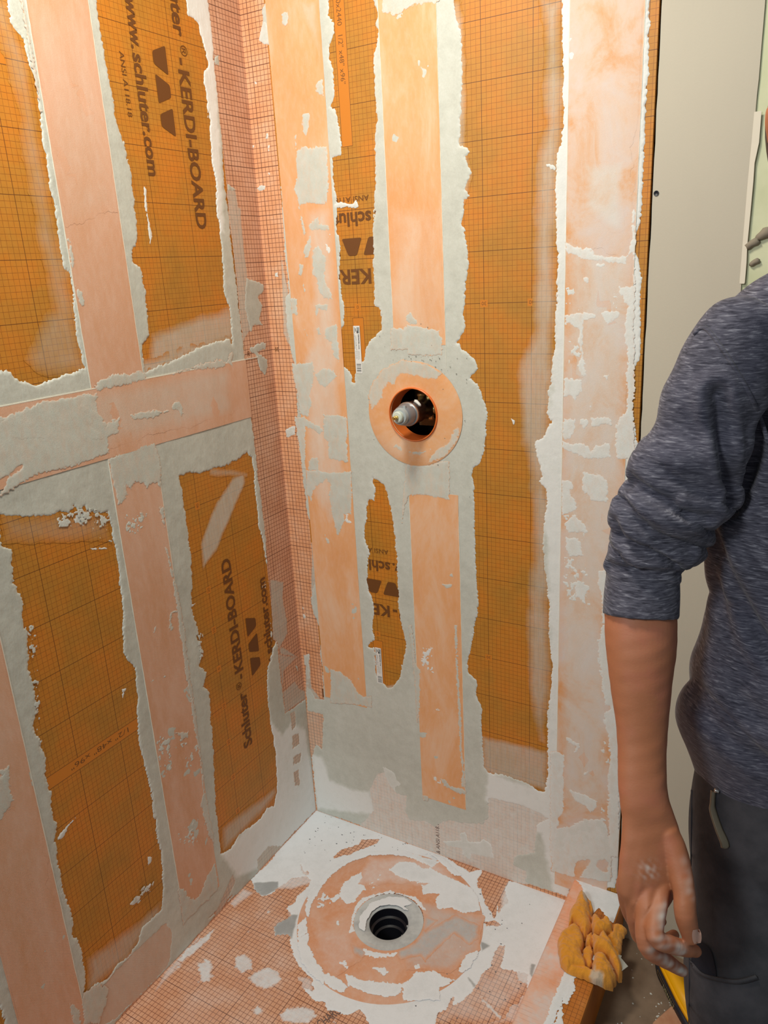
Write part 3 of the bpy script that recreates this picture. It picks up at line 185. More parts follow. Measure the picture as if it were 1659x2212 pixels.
def fleece_mat(name, stops, stretch, haze=0.25, film=None):
    t = NT(name)
    n = t.noise(8, 6, 0.68, stretch, 0.5)
    base = t.ramp(n, stops)
    n2 = t.noise(90, 5, 0.75, stretch); base = t.mix(t.rng(n2, 0.45, 0.8, 0, haze), base, lin(240, 214, 198))
    base = coat_over(t, base, film, (90, 90, 40))
    t.color(base); t.b.inputs['Roughness'].default_value = 0.85
    wv = t.node('ShaderNodeTexWave', wave_type='BANDS', bands_direction='DIAGONAL'); wv.inputs['Scale'].default_value = 240; t.link(t.coord(), wv.inputs[0])
    t.bump(t.math('ADD', t.noise(500, 3), t.math('MULTIPLY', wv.outputs[0], 0.5)), 0.25, 0.0007); return t.m
def mortar_mat(name, wet, mid, dry, alpha=False, streak=(30, 30, 8)):
    t = NT(name)
    tone = t.attr('tone')
    n = t.noise(40, 5, 0.65); n2 = t.noise(350, 3, 0.6); n3 = t.noise(6, 3)
    tv = t.math('ADD', tone, t.rng(n, 0.3, 0.7, -0.08, 0.08)); tv = t.math('ADD', tv, t.rng(n3, 0.3, 0.7, -0.08, 0.08))
    tv = t.math('ADD', tv, t.rng(n2, 0.3, 0.7, -0.05, 0.05))
    t.color(t.ramp(tv, [(0.0, wet), (0.5, mid), (1.0, dry)])); t.link(t.rng(tone, 0, 1, 0.6, 0.9), t.b.inputs['Roughness'])
    h = t.math('ADD', t.math('MULTIPLY', t.noise(260, 4, 0.6), 0.5), t.noise(1.0, 4, 0.6, streak))
    t.bump(h, 0.45, 0.0012)
    if alpha:
        cov = t.attr('cover')
        st = t.noise(1.0, 5, 0.7, streak)
        a = t.math('MULTIPLY', cov, t.rng(st, 0.25, 0.7, 0.75, 1.25)); a = t.math('MINIMUM', t.math('MAXIMUM', a, 0.0), 1.0)
        t.link(a, t.b.inputs['Alpha'])
    return t.m
WET = lin(164, 163, 153); MID = lin(206, 207, 198); DRY = lin(236, 236, 234); FX, FY = .0985, -.0223
WETF = lin(166, 168, 170); MIDF = lin(204, 206, 208); DRYF = lin(236, 238, 243)
ST_V = (160, 160, 22)
M = {}
FT = (WET, MID, DRY); FTF = (WETF, MIDF, DRYF)
for key_, fn_, args_ in (
 ('board_back', board_mat, ('orange_board_back', 0, 0.2493, 1.4204/1.0 % 0.1)),
 ('board_left_up', board_mat, ('orange_board_left_upper', 1, -0.325, 0.0425)),
 ('board_left_low', board_mat, ('orange_board_left_lower', 1, -0.3125, 0.0252)),
 ('memb_back', memb_mat, ('membrane_grid_back', 0, 2, lin(226, 158, 112), lin(234, 170, 126), lin(238, 186, 150), 0.020, 0.027)),
 ('memb_left', memb_mat, ('membrane_grid_left', 1, 2, lin(212, 156, 122), lin(220, 168, 136), lin(226, 180, 152), -0.080, 0.027)),
 ('memb_floor', memb_mat, ('membrane_grid_floor', 0, 1, lin(214, 152, 116), lin(220, 164, 130), lin(226, 182, 158), FX, FY)),
 ('fleece_a', fleece_mat, ('fleece_orange', [(0.28, lin(232, 162, 104)), (0.5, lin(238, 176, 126)), (0.68, lin(240, 196, 162))], (1.4, 1.4, .5))),
 ('fleece_b', fleece_mat, ('fleece_hazy', [(0.34, lin(232, 164, 108)), (0.42, lin(232, 182, 144)), (0.50, lin(232, 198, 176)), (0.66, lin(228, 208, 200))], (1.3, 1.3, 1.0), 0.3)),
 ('fleece_left', fleece_mat, ('fleece_pink', [(0.3, lin(214, 158, 120)), (0.5, lin(220, 170, 140)), (0.7, lin(226, 184, 160))], (1.2, 1.2, .4), 0.25)),
 ('fleece_floor', fleece_mat, ('fleece_floor', [(0.3, lin(222, 150, 104)), (0.5, lin(224, 164, 130)), (0.7, lin(226, 184, 162))], (1, 1, 1), 0.3)),
    ):
    M[key_] = fn_(*args_)
    kw_ = FTF if 'floor' in key_ else FT
    M['coat_'+key_] = fn_('coat_on_'+key_, *args_[1:], film=kw_)
M.update({
 'mortar': mortar_mat('mortar', WET, MID, DRY, False, ST_V), 'film': mortar_mat('mortar_film', WET, MID, DRY, True, ST_V),
 'mortar_left': mortar_mat('mortar_left', WET, MID, DRY, False, (150, 150, 30)), 'film_left': mortar_mat('mortar_film_left', WET, MID, DRY, True, (200, 30, 60)),
 'mortar_floor': mortar_mat('mortar_floor', WETF, MIDF, DRYF, False, (25, 25, 25)), 'film_floor': mortar_mat('mortar_film_floor', WETF, MIDF, DRYF, True, (40, 40, 40)),
 'bead': simple('dried_bead_highlight', lin(232, 226, 212), 0.8), 'ink': simple('brown_ink', lin(112, 66, 20), 0.7), 'ink_fine': simple('fine_ink', lin(120, 74, 30), 0.7), 'ink_grey': simple('grey_ink', lin(120, 96, 88), 0.8),
 'band': simple('plain_print_band', lin(212, 128, 34), 0.55),
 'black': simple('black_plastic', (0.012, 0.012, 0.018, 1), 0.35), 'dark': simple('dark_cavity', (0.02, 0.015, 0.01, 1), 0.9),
 'white': simple('white_label', lin(235, 232, 228), 0.5), 'label_ink': simple('label_ink', lin(60, 60, 62), 0.7), 'label_grey': simple('label_grey', lin(150, 156, 156), 0.7), 'label_pink': simple('label_pink', lin(214, 160, 150), 0.7),
 'orange_plastic': simple('orange_plastic', lin(232, 120, 52), 0.4), 'brass': simple('brass', (0.72, 0.5, 0.16, 1), 0.28, 1.0), 'brass_lit': simple('pipe_brass_lit', (0.80, 0.58, 0.22, 1), 0.3, 0.55), 'bronze': simple('dark_bronze', (0.06, 0.032, 0.022, 1), 0.35, 0.6),  # pipe brass is paler than the stem's: light put into its colour
 'grey_plastic': simple('grey_plastic', lin(140, 142, 150), 0.35, 0.3), 'grey_light': simple('light_grey_plastic', lin(170, 176, 178), 0.4), 'cream': simple('white_spline_plastic', lin(206, 214, 204), 0.45), 'steel': simple('steel_rim', lin(190, 186, 184), 0.25, 0.9),
 'wood': simple('stud_wood', lin(120, 92, 50), 0.8),
})
# ------------------------------------------------------------------ helpers
def put(name, me, mat=None, parent=None, loc=None):
    o = bpy.data.objects.new(name, me); COL.objects.link(o)
    if mat is not None: me.materials.append(mat)
    if parent is not None: o.parent = parent
    if loc is not None: o.location = loc
    return o
def mesh(verts, faces, smooth=False):
    me = bpy.data.meshes.new('m'); me.from_pydata([tuple(v) for v in verts], [], [tuple(f) for f in faces]); me.update()
    if smooth: me.polygons.foreach_set('use_smooth', [True]*len(me.polygons))
    return me
def bmesh_obj(name, bm, mat, parent=None, smooth=False):
    me = bpy.data.meshes.new('m'); bmesh.ops.recalc_face_normals(bm, faces=bm.faces); bm.to_mesh(me); bm.free()
    if smooth: me.polygons.foreach_set('use_smooth', [True]*len(me.polygons))
    return put(name, me, mat, parent)
def box_bm(bm, x0, x1, y0, y1, z0, z1):
    r = bmesh.ops.create_cube(bm, size=1.0)
    for v in r['verts']: v.co = Vector(((x0+x1)/2+v.co.x*(x1-x0), (y0+y1)/2+v.co.y*(y1-y0), (z0+z1)/2+v.co.z*(z1-z0)))
    return r['verts']
def box(name, x0, x1, y0, y1, z0, z1, mat, parent=None, bevel=0.0):
    bm = bmesh.new(); box_bm(bm, x0, x1, y0, y1, z0, z1)
    if bevel: bmesh.ops.bevel(bm, geom=list(bm.edges), offset=bevel, segments=2, affect='EDGES')
    return bmesh_obj(name, bm, mat, parent)
def thing(name, label, cat, loc=(0, 0, 0), group=None):
    o = bpy.data.objects.new(name, None); COL.objects.link(o); o.location = loc; o.empty_display_size = 0.05
    o['label'] = label; o['category'] = cat
    if group: o['group'] = group
    return o
def struct(o): o['kind'] = 'structure'; return o
# plane mapping: (u, v, h) with h the height off the surface
MAP = {'B': lambda u, v, h: (u, -h, v), 'L': lambda u, v, h: (h, u, v), 'F': lambda u, v, h: (u, v, h)}
FLIP = {'B': False, 'L': False, 'F': False}
def fbm(shape, cell, octaves=4, seed=0, aniso=(1, 1)):
    """smooth value noise in -1..1 on a grid (cell = feature size in grid steps)"""
    r = np.random.RandomState(seed); out = np.zeros(shape); amp = 1.0; tot = 0.0
    for k in range(octaves):
        cx, cyy = max(1.0, cell*aniso[0]/2**k), max(1.0, cell*aniso[1]/2**k)
        nx, ny = int(shape[0]/cx)+3, int(shape[1]/cyy)+3
        g = r.rand(nx, ny)*2-1
        x = np.arange(shape[0])/cx; y = np.arange(shape[1])/cyy
        xi = x.astype(int); yi = y.astype(int); fx = x-xi; fy = y-yi
        fx = fx*fx*(3-2*fx); fy = fy*fy*(3-2*fy); fx = fx[:, None]; fy = fy[None, :]
        a = g[np.ix_(xi, yi)]; b = g[np.ix_(xi+1, yi)]; c = g[np.ix_(xi, yi+1)]; d = g[np.ix_(xi+1, yi+1)]
        out += amp*((a*(1-fx)+b*fx)*(1-fy)+(c*(1-fx)+d*fx)*fy); tot += amp; amp *= 0.55
    return out/tot*1.6
def sdf_poly(poly, X, Y, reach=25.0):
    """signed distance (positive inside), clamped to reach, evaluated only near the polygon"""
    P = np.array(poly, float); out = np.full(X.shape, -reach)
    x0, y0 = P.min(0)-reach; x1, y1 = P.max(0)+reach
    ix = np.where((X[:, 0] >= x0) & (X[:, 0] <= x1))[0]; iy = np.where((Y[0] >= y0) & (Y[0] <= y1))[0]
    if len(ix) == 0 or len(iy) == 0: return out
    s = np.s_[ix[0]:ix[-1]+1, iy[0]:iy[-1]+1]; x = X[s]; y = Y[s]
    d2 = np.full(x.shape, reach*reach); ins = np.zeros(x.shape, bool)
    Q = np.roll(P, -1, 0)
    xs = X[s][:, 0]; ys = Y[s][0]
    for (ax, ay), (bx, by) in zip(P, Q):
        # distance: restrict to the neighbourhood of the edge
        i0, i1 = np.searchsorted(xs, [min(ax, bx)-reach, max(ax, bx)+reach]); j0, j1 = np.searchsorted(ys, [min(ay, by)-reach, max(ay, by)+reach])
        if i1 > i0 and j1 > j0:
            xx = x[i0:i1, j0:j1]; yy = y[i0:i1, j0:j1]
            dx, dy = bx-ax, by-ay; L = dx*dx+dy*dy+1e-9
            t = np.clip(((xx-ax)*dx+(yy-ay)*dy)/L, 0, 1)
            q = (xx-ax-t*dx)**2+(yy-ay-t*dy)**2
            d2[i0:i1, j0:j1] = np.minimum(d2[i0:i1, j0:j1], q)
        if ay != by:
            jj = (ys > min(ay, by)) & (ys <= max(ay, by))
            if jj.any():
                xc = ax+(ys[jj]-ay)*(bx-ax)/(by-ay)
                ins[:, jj] ^= (xs[:, None] < xc[None, :])
    d = np.sqrt(d2); out[s] = np.where(ins, d, -d); return out
CASES = {1: [0, 'a', 'd'], 2: ['a', 1, 'b'], 3: [0, 1, 'b', 'd'], 4: ['b', 2, 'c'], 6: ['a', 1, 2, 'c'], 7: [0, 1, 2, 'c', 'd'], 8: ['d', 'c', 3],
         9: [0, 'a', 'c', 3], 11: [0, 1, 'b', 'c', 3], 12: ['d', 'b', 2, 3], 13: [0, 'a', 'b', 2, 3], 14: ['a', 1, 2, 3, 'd'], 5: [0, 'a', 'b', 2, 'c', 'd'], 10: ['a', 1, 'b', 'c', 3, 'd']}
def marching(F, u0, v0, step, hfun, attrs, plane, name, mat, parent):
    """turn the positive part of field F into a thin sheet mesh; edges cut by marching squares"""
    nx, ny = F.shape; inside = F > 0
    if not inside.any(): return None
    H = hfun(F)
    idx = np.arange(nx*ny).reshape(nx, ny)
    U = u0+step*np.arange(nx)[:, None]+np.zeros((1, ny)); V = v0+step*np.arange(ny)[None, :]+np.zeros((nx, 1))
    vals = [U.ravel(), V.ravel(), H.ravel()]+[a.ravel() for a in attrs.values()]
    def edge(i0, i1):
        f0 = F.ravel()[i0]; f1 = F.ravel()[i1]; m = (f0 > 0) != (f1 > 0)
        t = np.where(m, f0/(f0-f1+1e-12), 0.0); t = np.clip(t, 0.02, 0.98)
        return m, t
    hid = (idx[:-1, :].ravel(), idx[1:, :].ravel()); vid = (idx[:, :-1].ravel(), idx[:, 1:].ravel())
    mh, th = edge(*hid); mv, tv = edge(*vid)
    nh = np.full(len(mh), -1); nh[mh] = nx*ny+np.arange(mh.sum()); nv = np.full(len(mv), -1); nv[mv] = nx*ny+mh.sum()+np.arange(mv.sum())
    cols = []
    for k, a in enumerate(vals):
        e1 = a[hid[0]][mh]*(1-th[mh])+a[hid[1]][mh]*th[mh]; e2 = a[vid[0]][mv]*(1-tv[mv])+a[vid[1]][mv]*tv[mv]
        if k == 2: e1 = e1*0+hfun(np.zeros(1))[0]; e2 = e2*0+hfun(np.zeros(1))[0]
        cols.append(np.concatenate([a, e1, e2]))
    nh = nh.reshape(nx-1, ny); nv = nv.reshape(nx, ny-1)
    c0 = idx[:-1, :-1]; c1 = idx[1:, :-1]; c2 = idx[1:, 1:]; c3 = idx[:-1, 1:]
    code = inside[:-1, :-1]*1+inside[1:, :-1]*2+inside[1:, 1:]*4+inside[:-1, 1:]*8
    src = {0: c0, 1: c1, 2: c2, 3: c3, 'a': nh[:, :-1], 'b': nv[1:, :], 'c': nh[:, 1:], 'd': nv[:-1, :]}
    loops = []; sizes = []
    m = code == 15
    q = np.stack([src[k][m] for k in (0, 1, 2, 3)], 1); loops.append(q.ravel()); sizes.append(np.full(len(q), 4))
    for cd, lst in CASES.items():
        m = code == cd
        if m.any():
            q = np.stack([src[k][m] for k in lst], 1); loops.append(q.ravel()); sizes.append(np.full(len(q), len(lst)))
    loops = np.concatenate(loops); sizes = np.concatenate(sizes)
    used, inv = np.unique(loops, return_inverse=True)
    u, v, h = [cols[i][used]*MM for i in range(3)]
    if plane == 'B': co = np.stack([u, -h, v], 1)
    elif plane == 'L': co = np.stack([h, u, v], 1)
    else: co = np.stack([u, v, h], 1)
    if callable(attrs_offset := OFFS.get(plane)): co = attrs_offset(co)
    me = bpy.data.meshes.new('m'); me.vertices.add(len(co)); me.vertices.foreach_set('co', co.astype(np.float32).ravel())
    me.loops.add(len(inv)); me.loops.foreach_set('vertex_index', inv.astype(np.int32))
    me.polygons.add(len(sizes)); st = np.concatenate([[0], np.cumsum(sizes)[:-1]])
    me.polygons.foreach_set('loop_start', st.astype(np.int32)); me.polygons.foreach_set('loop_total', sizes.astype(np.int32))
    me.polygons.foreach_set('use_smooth', [True]*len(sizes))
    me.update(calc_edges=True); me.validate()
    if plane == 'L': me.flip_normals() if False else None
    for k, name_ in enumerate(attrs):
        at = me.attributes.new(name_, 'FLOAT', 'POINT')
        if len(at.data) == len(used): at.data.foreach_set('value', cols[3+k][used].astype(np.float32))
    return put(name, me, mat, parent)
OFFS = {}
def clip_floor(F, U, V, plane, lim): return F
def layer(name, plane, polys, mat, parent, holes=(), step=2.0, jag=2.2, cell=14, base=0.2, thick=1.4, tone=0.5, wet=(), dry=(), seed=1, strength=None, soft=3.0, clip=None, aniso=(1, 1), rim=0.25, speck=0.0, kind='stuff', grow=0.0):
    allp = np.array([q for p in polys for q in p], float)
    (u0, v0), (u1, v1) = allp.min(0)-6-grow, allp.max(0)+6+grow
    if clip: u0, v0 = max(u0, clip[0]), max(v0, clip[1]); u1, v1 = min(u1, clip[2]), min(v1, clip[3])
    if u1-u0 < step*3 or v1-v0 < step*3: return None
    nx, ny = int((u1-u0)/step)+2, int((v1-v0)/step)+2
    X = u0+step*np.arange(nx)[:, None]+np.zeros((1, ny)); Y = v0+step*np.arange(ny)[None, :]+np.zeros((nx, 1))
    F = np.full((nx, ny), -25.0)
    for p in polys: F = np.maximum(F, sdf_poly(p, X, Y))
    for h in holes: F = np.minimum(F, -sdf_poly(h, X, Y))
    F = F+grow
    n1 = fbm((nx, ny), cell/step, 5, seed, aniso); n2 = fbm((nx, ny), 3.2/step if step < 3 else 1, 1, seed+9)
    F = F+jag*n1+jag*.8*fbm((nx, ny), cell*2.4/step, 3, seed+5)+(speck+.55)*n2
    T = np.full((nx, ny), float(tone))
    for p in wet: T = np.minimum(T, tone-(tone-0.0)*np.clip(sdf_poly(p, X, Y)/4+0.5+0.4*n1, 0, 1))
    for p in dry: T = np.maximum(T, tone+(1.0-tone)*np.clip(sdf_poly(p, X, Y)/12+0.5+0.3*n1, 0, 1))
    T = np.clip(T+rim*np.exp(-np.maximum(F, 0)/3.0), 0, 1.0)
    und = fbm((nx, ny), 60/step, 4, seed+3, aniso)*0.28+fbm((nx, ny), 18/step, 3, seed+4, aniso)*0.14
    if clip: # keep the sheet inside its surface
        F = np.minimum(F, np.minimum(np.minimum(X-clip[0], clip[2]-X), np.minimum(Y-clip[1], clip[3]-Y)))
    hf = lambda f, und=und: base+thick*(1-np.exp(-np.maximum(f, 0)/1.6))*(1 if f.shape != und.shape else (1+und))
    attrs = {'tone': T}
    if strength is not None: attrs['cover'] = np.clip(np.clip(F/soft, 0, 1)*strength, 0, 1)
    o = marching(F, u0, v0, step, hf, attrs, plane, name, mat, parent)
    if o is not None and kind: o['kind'] = kind
    return o
def lab(o, text):
    if o is not None: o['label'] = text
    return o
# ------------------------------------------------------------------ printed text
def text_geo(body, length, cap, bold=0.0):
    cu = bpy.data.curves.new('t', 'FONT'); cu.body = body; cu.size = 1.0; cu.offset = bold; cu.resolution_u = 3
    o = bpy.data.objects.new('t', cu); COL.objects.link(o); dg = bpy.context.evaluated_depsgraph_get(); dg.update()
    me = bpy.data.meshes.new_from_object(o.evaluated_get(dg)); bpy.data.objects.remove(o)
    co = np.array([v.co[:2] for v in me.vertices]); fs = [tuple(p.vertices) for p in me.polygons]; bpy.data.meshes.remove(me)
    co[:, 0] -= co[:, 0].min(); co[:, 0] *= length/co[:, 0].max(); co[:, 1] *= cap/0.7
    return co, fs
def printed(name, parts, plane, origin, dir_, mat, parent, h=0.62):
    """parts: (body|'trap', s0, length, t, cap, bold) in mm; s runs along dir_, t across (text up)"""
    dx, dy = dir_; ux, uy = -dy, dx; V = []; Fc = []
    for body, s0, ln, t0, cap, bold in parts:
        if body in ('trapV', 'trapA'):
            w0, w1 = (1.0, 0.42) if body == 'trapV' else (0.42, 1.0)
            pts = [(-w1/2, 0), (w1/2, 0), (w0/2, 1), (-w0/2, 1)]; cs = []
            for i in range(4):
                a = np.array(pts[i-1]); b = np.array(pts[i]); c = np.array(pts[(i+1) % 4])
                sc2 = np.array([ln, cap]); a, b, c = a*sc2, b*sc2, c*sc2; r = 5.0
                p0 = b+(a-b)/np.linalg.norm(a-b)*r; p1 = b+(c-b)/np.linalg.norm(c-b)*r
                for k in range(5): u = k/4; cs.append((1-u)**2*p0+2*u*(1-u)*b+u*u*p1)
            co = np.array(cs); co[:, 0] += ln/2; fs = [tuple(range(len(co)))]
        else: co, fs = text_geo(body, ln, cap, bold)
        n = len(V)
        for x, y in co:
            s = s0+x; t = t0+y; u = origin[0]+s*dx+t*ux; v = origin[1]+s*dy+t*uy
            V.append(MAP[plane](u*MM, v*MM, h*MM))
        Fc += [tuple(i+n for i in f) for f in fs]
    return put(name, mesh(V, Fc), mat, parent)
def slab(name, plane, u0, u1, v0, v1, h0, h1, mat, parent, bevel=0.0, rot=0.0):
    bm = bmesh.new(); cu, cv = (u0+u1)/2, (v0+v1)/2; c, s = math.cos(rot), math.sin(rot)
    vs = box_bm(bm, u0, u1, v0, v1, h0, h1)
    if bevel: bmesh.ops.bevel(bm, geom=list(bm.edges), offset=bevel, segments=2, affect='EDGES')
    for v in bm.verts:
        x, y, h = v.co; x, y = cu+(x-cu)*c-(y-cv)*s, cv+(x-cu)*s+(y-cv)*c
        v.co = Vector(MAP[plane](x*MM, y*MM, h*MM))
    return bmesh_obj(name, bm, mat, parent)
# ------------------------------------------------------------------ walls
RX = 0.864; ZT = 2.13
wall_back = thing('wall_back', '', '', (0, 0, 0)); del wall_back['label']; del wall_back['category']; struct(wall_back)
wall_left = thing('wall_left', '', ''); del wall_left['label']; del wall_left['category']; struct(wall_left)
floor_ = thing('floor', '', ''); del floor_['label']; del floor_['category']; struct(floor_)
# back board with a round hole for the valve
VC = (0.379, 1.187); VR = 0.0600
def holed_board(x0, x1, z0, z1, y0, y1, c, r):
    bm = bmesh.new(); n = 48
    ring = [(c[0]+r*math.cos(2*math.pi*i/n), c[1]+r*math.sin(2*math.pi*i/n)) for i in range(n)]
    sq = []
    for i in range(n):
        a = 2*math.pi*i/n; d = (math.cos(a), math.sin(a)); k = 0.09/max(abs(d[0]), abs(d[1])); sq.append((c[0]+d[0]*k, c[1]+d[1]*k))
    for y, fl in ((y0, 0), (y1, 1)):
        R = [bm.verts.new((x, y, z)) for x, z in ring]; S = [bm.verts.new((x, y, z)) for x, z in sq]
        for i in range(n): bm.faces.new((R[i], R[(i+1) % n], S[(i+1) % n], S[i]))
        if not fl: R0 = R
        else:
            for i in range(n): bm.faces.new((R0[i], R0[(i+1) % n], R[(i+1) % n], R[i]))
    a, b, c0, d = c[0]-.09, c[0]+.09, c[1]-.09, c[1]+.09
    for q in ((x0, a, z0, z1), (b, x1, z0, z1), (a, b, z0, c0), (a, b, d, z1)): box_bm(bm, q[0], q[1], y0, y1, q[2], q[3])
    return bm
bmesh_obj('foam_board', holed_board(0, RX, -0.02, ZT, 0.0, 0.0125, VC, VR), M['board_back'], wall_back)['label'] = 'orange foam board facing with a printed fine grid'
box('foam_board', -0.0125, 0, -1.25, 0.0125, 1.255, ZT, M['board_left_up'], wall_left)
box('foam_board', -0.0125, 0, -1.25, 0.0125, -0.02, 1.2548, M['board_left_low'], wall_left)
# printing on the boards
BLK = lambda: [('Schluter', 0, 152, 0, 30, .026), ('\u00ae', 166, 19, 12, 19, 0.0), ('-', 190, 12, 0, 30, .026), ('KERDI-BOARD', 211, 294, 0, 30, .026),
    ('trapV', 176, 51, -65, 36, 0), ('trapA', 229, 51, -65, 36, 0), ('trapV', 284, 51, -65, 36, 0), ('www.', 112, 84, -116, 27, .026), ('schluter.com', 203, 208, -116, 27, .026), ('ANSI A118.18', 206, 107, -148, 11, 0)]
printed('printed_lettering', BLK(), 'B', (499, 1499), (-1, 0), M['ink'], wall_back)
printed('printed_lettering', BLK(), 'B', (499, 705), (-1, 0), M['ink'], wall_back)
printed('printed_lettering', BLK(), 'L', (-210, 2102), (0, -1), M['ink'], wall_left)
printed('printed_lettering', BLK(), 'L', (-233, 372), (0, 1), M['ink'], wall_left)
# dimension bands: plain strips with a border and small figures
def dim_band(plane, u0, u1, v0, v1, parts, origin, dir_, parent):
    b = slab('print_band', plane, u0, u1, v0, v1, 0.02, 0.08, M['band'], parent)
    for q in ((u0-.5, u0+.5, v0, v1), (u1-.5, u1+.5, v0, v1), (u0, u1, v0-.5, v0+.5), (u0, u1, v1-.5, v1+.5)):
        slab('border_line', plane, *q, 0.05, 0.11, M['ink_fine'], b)
    if parts: printed('printed_figures', parts, plane, origin, dir_, M['ink_fine'], b, 0.12)
dim_band('B', 235, 261, 1744, 2120, [('12.5x1220x2440   1/2" x48" x96"', 0, 205, 0, 11, 0)], (242, 2065), (0, -1), wall_back)
dim_band('B', 234, 262, 1200, 1397, None, None, None, wall_back)
dim_band('B', 234, 262, 300, 603, None, None, None, wall_back)
dim_band('L', -1200, -400, 612, 638, [('12.5x1220x2440   1/2" x48" x96"', 0, 330, 0, 11, 0)], (-400, 631), (-1, 0), wall_left)
dim_band('L', -1200, -560, 1833, 1854, [('x48" x96"', 0, 50, 0, 10, 0)], (-535, 1849), (-1, 0), wall_left)
# ruler figures on a small plain plate
def figure(plane, txt, u, v, dir_, parent, hw=8, hh=7):
    p = slab('figure_plate', plane, u-hw if plane == 'B' else u-hh, u+hw if plane == 'B' else u+hh, v-hh if plane == 'B' else v-hw, v+hh if plane == 'B' else v+hw, 0.02, 0.06, M['band'], parent)
    ln = 5.0*len(txt); dx, dy = dir_; o = (u-dx*ln/2+dy*3.5, v-dy*ln/2-dx*3.5)
    printed('printed_figures', [(txt, 0, ln, 0, 7, 0)], plane, o, dir_, M['ink_fine'], p, 0.09)
for base_z in (1420, 622):
    for t_, uu in (('0', 249), ('10', 349), ('30', 549), ('40', 649), ('60', 849)): figure('B', t_, uu, base_z, (-1, 0), wall_back)
for k in range(-5, 6):
    figure('L', str(abs(k)*10), -313, 625+k*100, (0, 1), wall_left)
    if k: pass
# ------------------------------------------------------------------ corner membrane and base bands (printed peach membrane)
def strip(name, plane, u0, u1, v0, v1, h0, h1, mat, parent, nu=6, nv=40, wob=0.25, seed=0):
    """thin sheet with slightly wavy edges and a cut thickness"""
    r = random.Random(seed); V = []; Fc = []
    wu = [r.uniform(-wob, wob) for _ in range(nv+1)]; wv = [r.uniform(-wob, wob) for _ in range(nv+1)]
    for lay, h in ((0, h0), (1, h1)):
        for j in range(nv+1):
            for i in range(nu+1):
                u = u0+(u1-u0)*i/nu; v = v0+(v1-v0)*j/nv
                if i == 0: u += wu[j]
                if i == nu: u += wv[j]
                V.append(MAP[plane](u*MM, v*MM, (h+(0.12*math.sin(v*.031+u*.05)+0.08*math.sin(v*.013-u*.021) if lay else 0))*MM))
    n = (nu+1)*(nv+1)
    for j in range(nv):
        for i in range(nu):
            a = j*(nu+1)+i; q = (a, a+1, a+nu+2, a+nu+1); Fc.append(tuple(x+n for x in q)); Fc.append(q[::-1])
    for j in range(nv):
        for i in (0, nu):
            a = j*(nu+1)+i; Fc.append((a, a+nu+1, a+nu+1+n, a+n))
    for i in range(nu):
        for j in (0, nv):
            a = j*(nu+1)+i; Fc.append((a, a+1, a+1+n, a+n))
    me = mesh(V, Fc); bm = bmesh.new(); bm.from_mesh(me); bmesh.ops.recalc_face_normals(bm, faces=bm.faces); bm.to_mesh(me); bm.free()
    return put(name, me, mat, parent)
strip('corner_membrane', 'B', 0.3, 66, 0, 2120, 0.2, 0.9, M['memb_back'], wall_back)
strip('corner_membrane', 'L', -103, -0.3, 0, 2120, 0.2, 0.9, M['memb_left'], wall_left)
strip('base_membrane', 'B', 0.5, 750, 0, 232, 0.15, 0.6, M['memb_back'], wall_back, 40, 8)
strip('base_membrane', 'L', -1200, -0.5, 0, 70, 0.15, 0.6, M['memb_left'], wall_left, 40, 6)
strip('base_band', 'L', -1200, -100, 62, 128, 0.1, 0.5, M['fleece_left'], wall_left, 40, 6)
# corner print marks
slab('print_mark', 'B', 47, 51, 1378, 1407, 0.95, 1.15, M['ink'], wall_back); slab('print_mark', 'B', 61, 64.5, 392, 419, 0.95, 1.15, M['ink'], wall_back)
printed('printed_figures', [('20', 0, 11, 0, 9, 0.01)], 'B', (20, 1332), (-1, 0), M['ink'], wall_back, 1.1)
printed('printed_figures', [('20', 0, 11, 0, 9, 0.01)], 'L', (-86, 1322), (0, 1), M['ink'], wall_left, 1.1)
printed('printed_figures', [('& ANSI A118.10', 0, 105, 0, 11, 0.008)], 'B', (403, 4), (0, 1), M['ink_grey'], wall_back, 1.15)
# ------------------------------------------------------------------ mortar sheets
CLB = (0.1, 0.1, RX*1000, 2120); CLL = (-1000, 0.1, -0.1, 2120)
circ = lambda c, r, n=40: [(c[0]+r*math.cos(6.28318*i/n), c[1]+r*math.sin(6.28318*i/n)) for i in range(n)]
D = DATA
layer('mortar_coat', 'B', D['B_out'], M['mortar'], wall_back, D['B_win']+[circ((379, 1187), 66)], 1.8, 1.7, 12, 0.2, 1.45, .47, D['B_wet'], D['B_dry'], 11, clip=CLB, speck=0.7)
layer('mortar_coat', 'L', D['L_out'], M['mortar_left'], wall_left, D['L_win'], 1.8, 1.9, 12, 0.2, 1.5, .40, D['L_wet'], D['L_dry'], 12, clip=CLL, speck=0.8)
FS = (.75, .85, .8, 1.6, 1, 1, 1, 1)
for i, (p, so, stg) in enumerate(D['B_film']): layer('mortar_film', 'B', [p], M['coat_board_back' if i not in (3, 4, 5) else 'coat_memb_back'], wall_back, (), 3.0, so*.22, 30, 0.35+i*.01 if i not in (3, 5) else 0.98, 0.1, .55 if i != 3 else .85, seed=30+i, strength=stg*FS[i] if len(FS) > i else stg, soft=so, clip=CLB, rim=0, grow=9 if i in (3, 5) else 0)
def left_film(p, **kw):
    mz = sum(q[1] for q in p)/len(p); layer('mortar_film', 'L', [p], **kw)
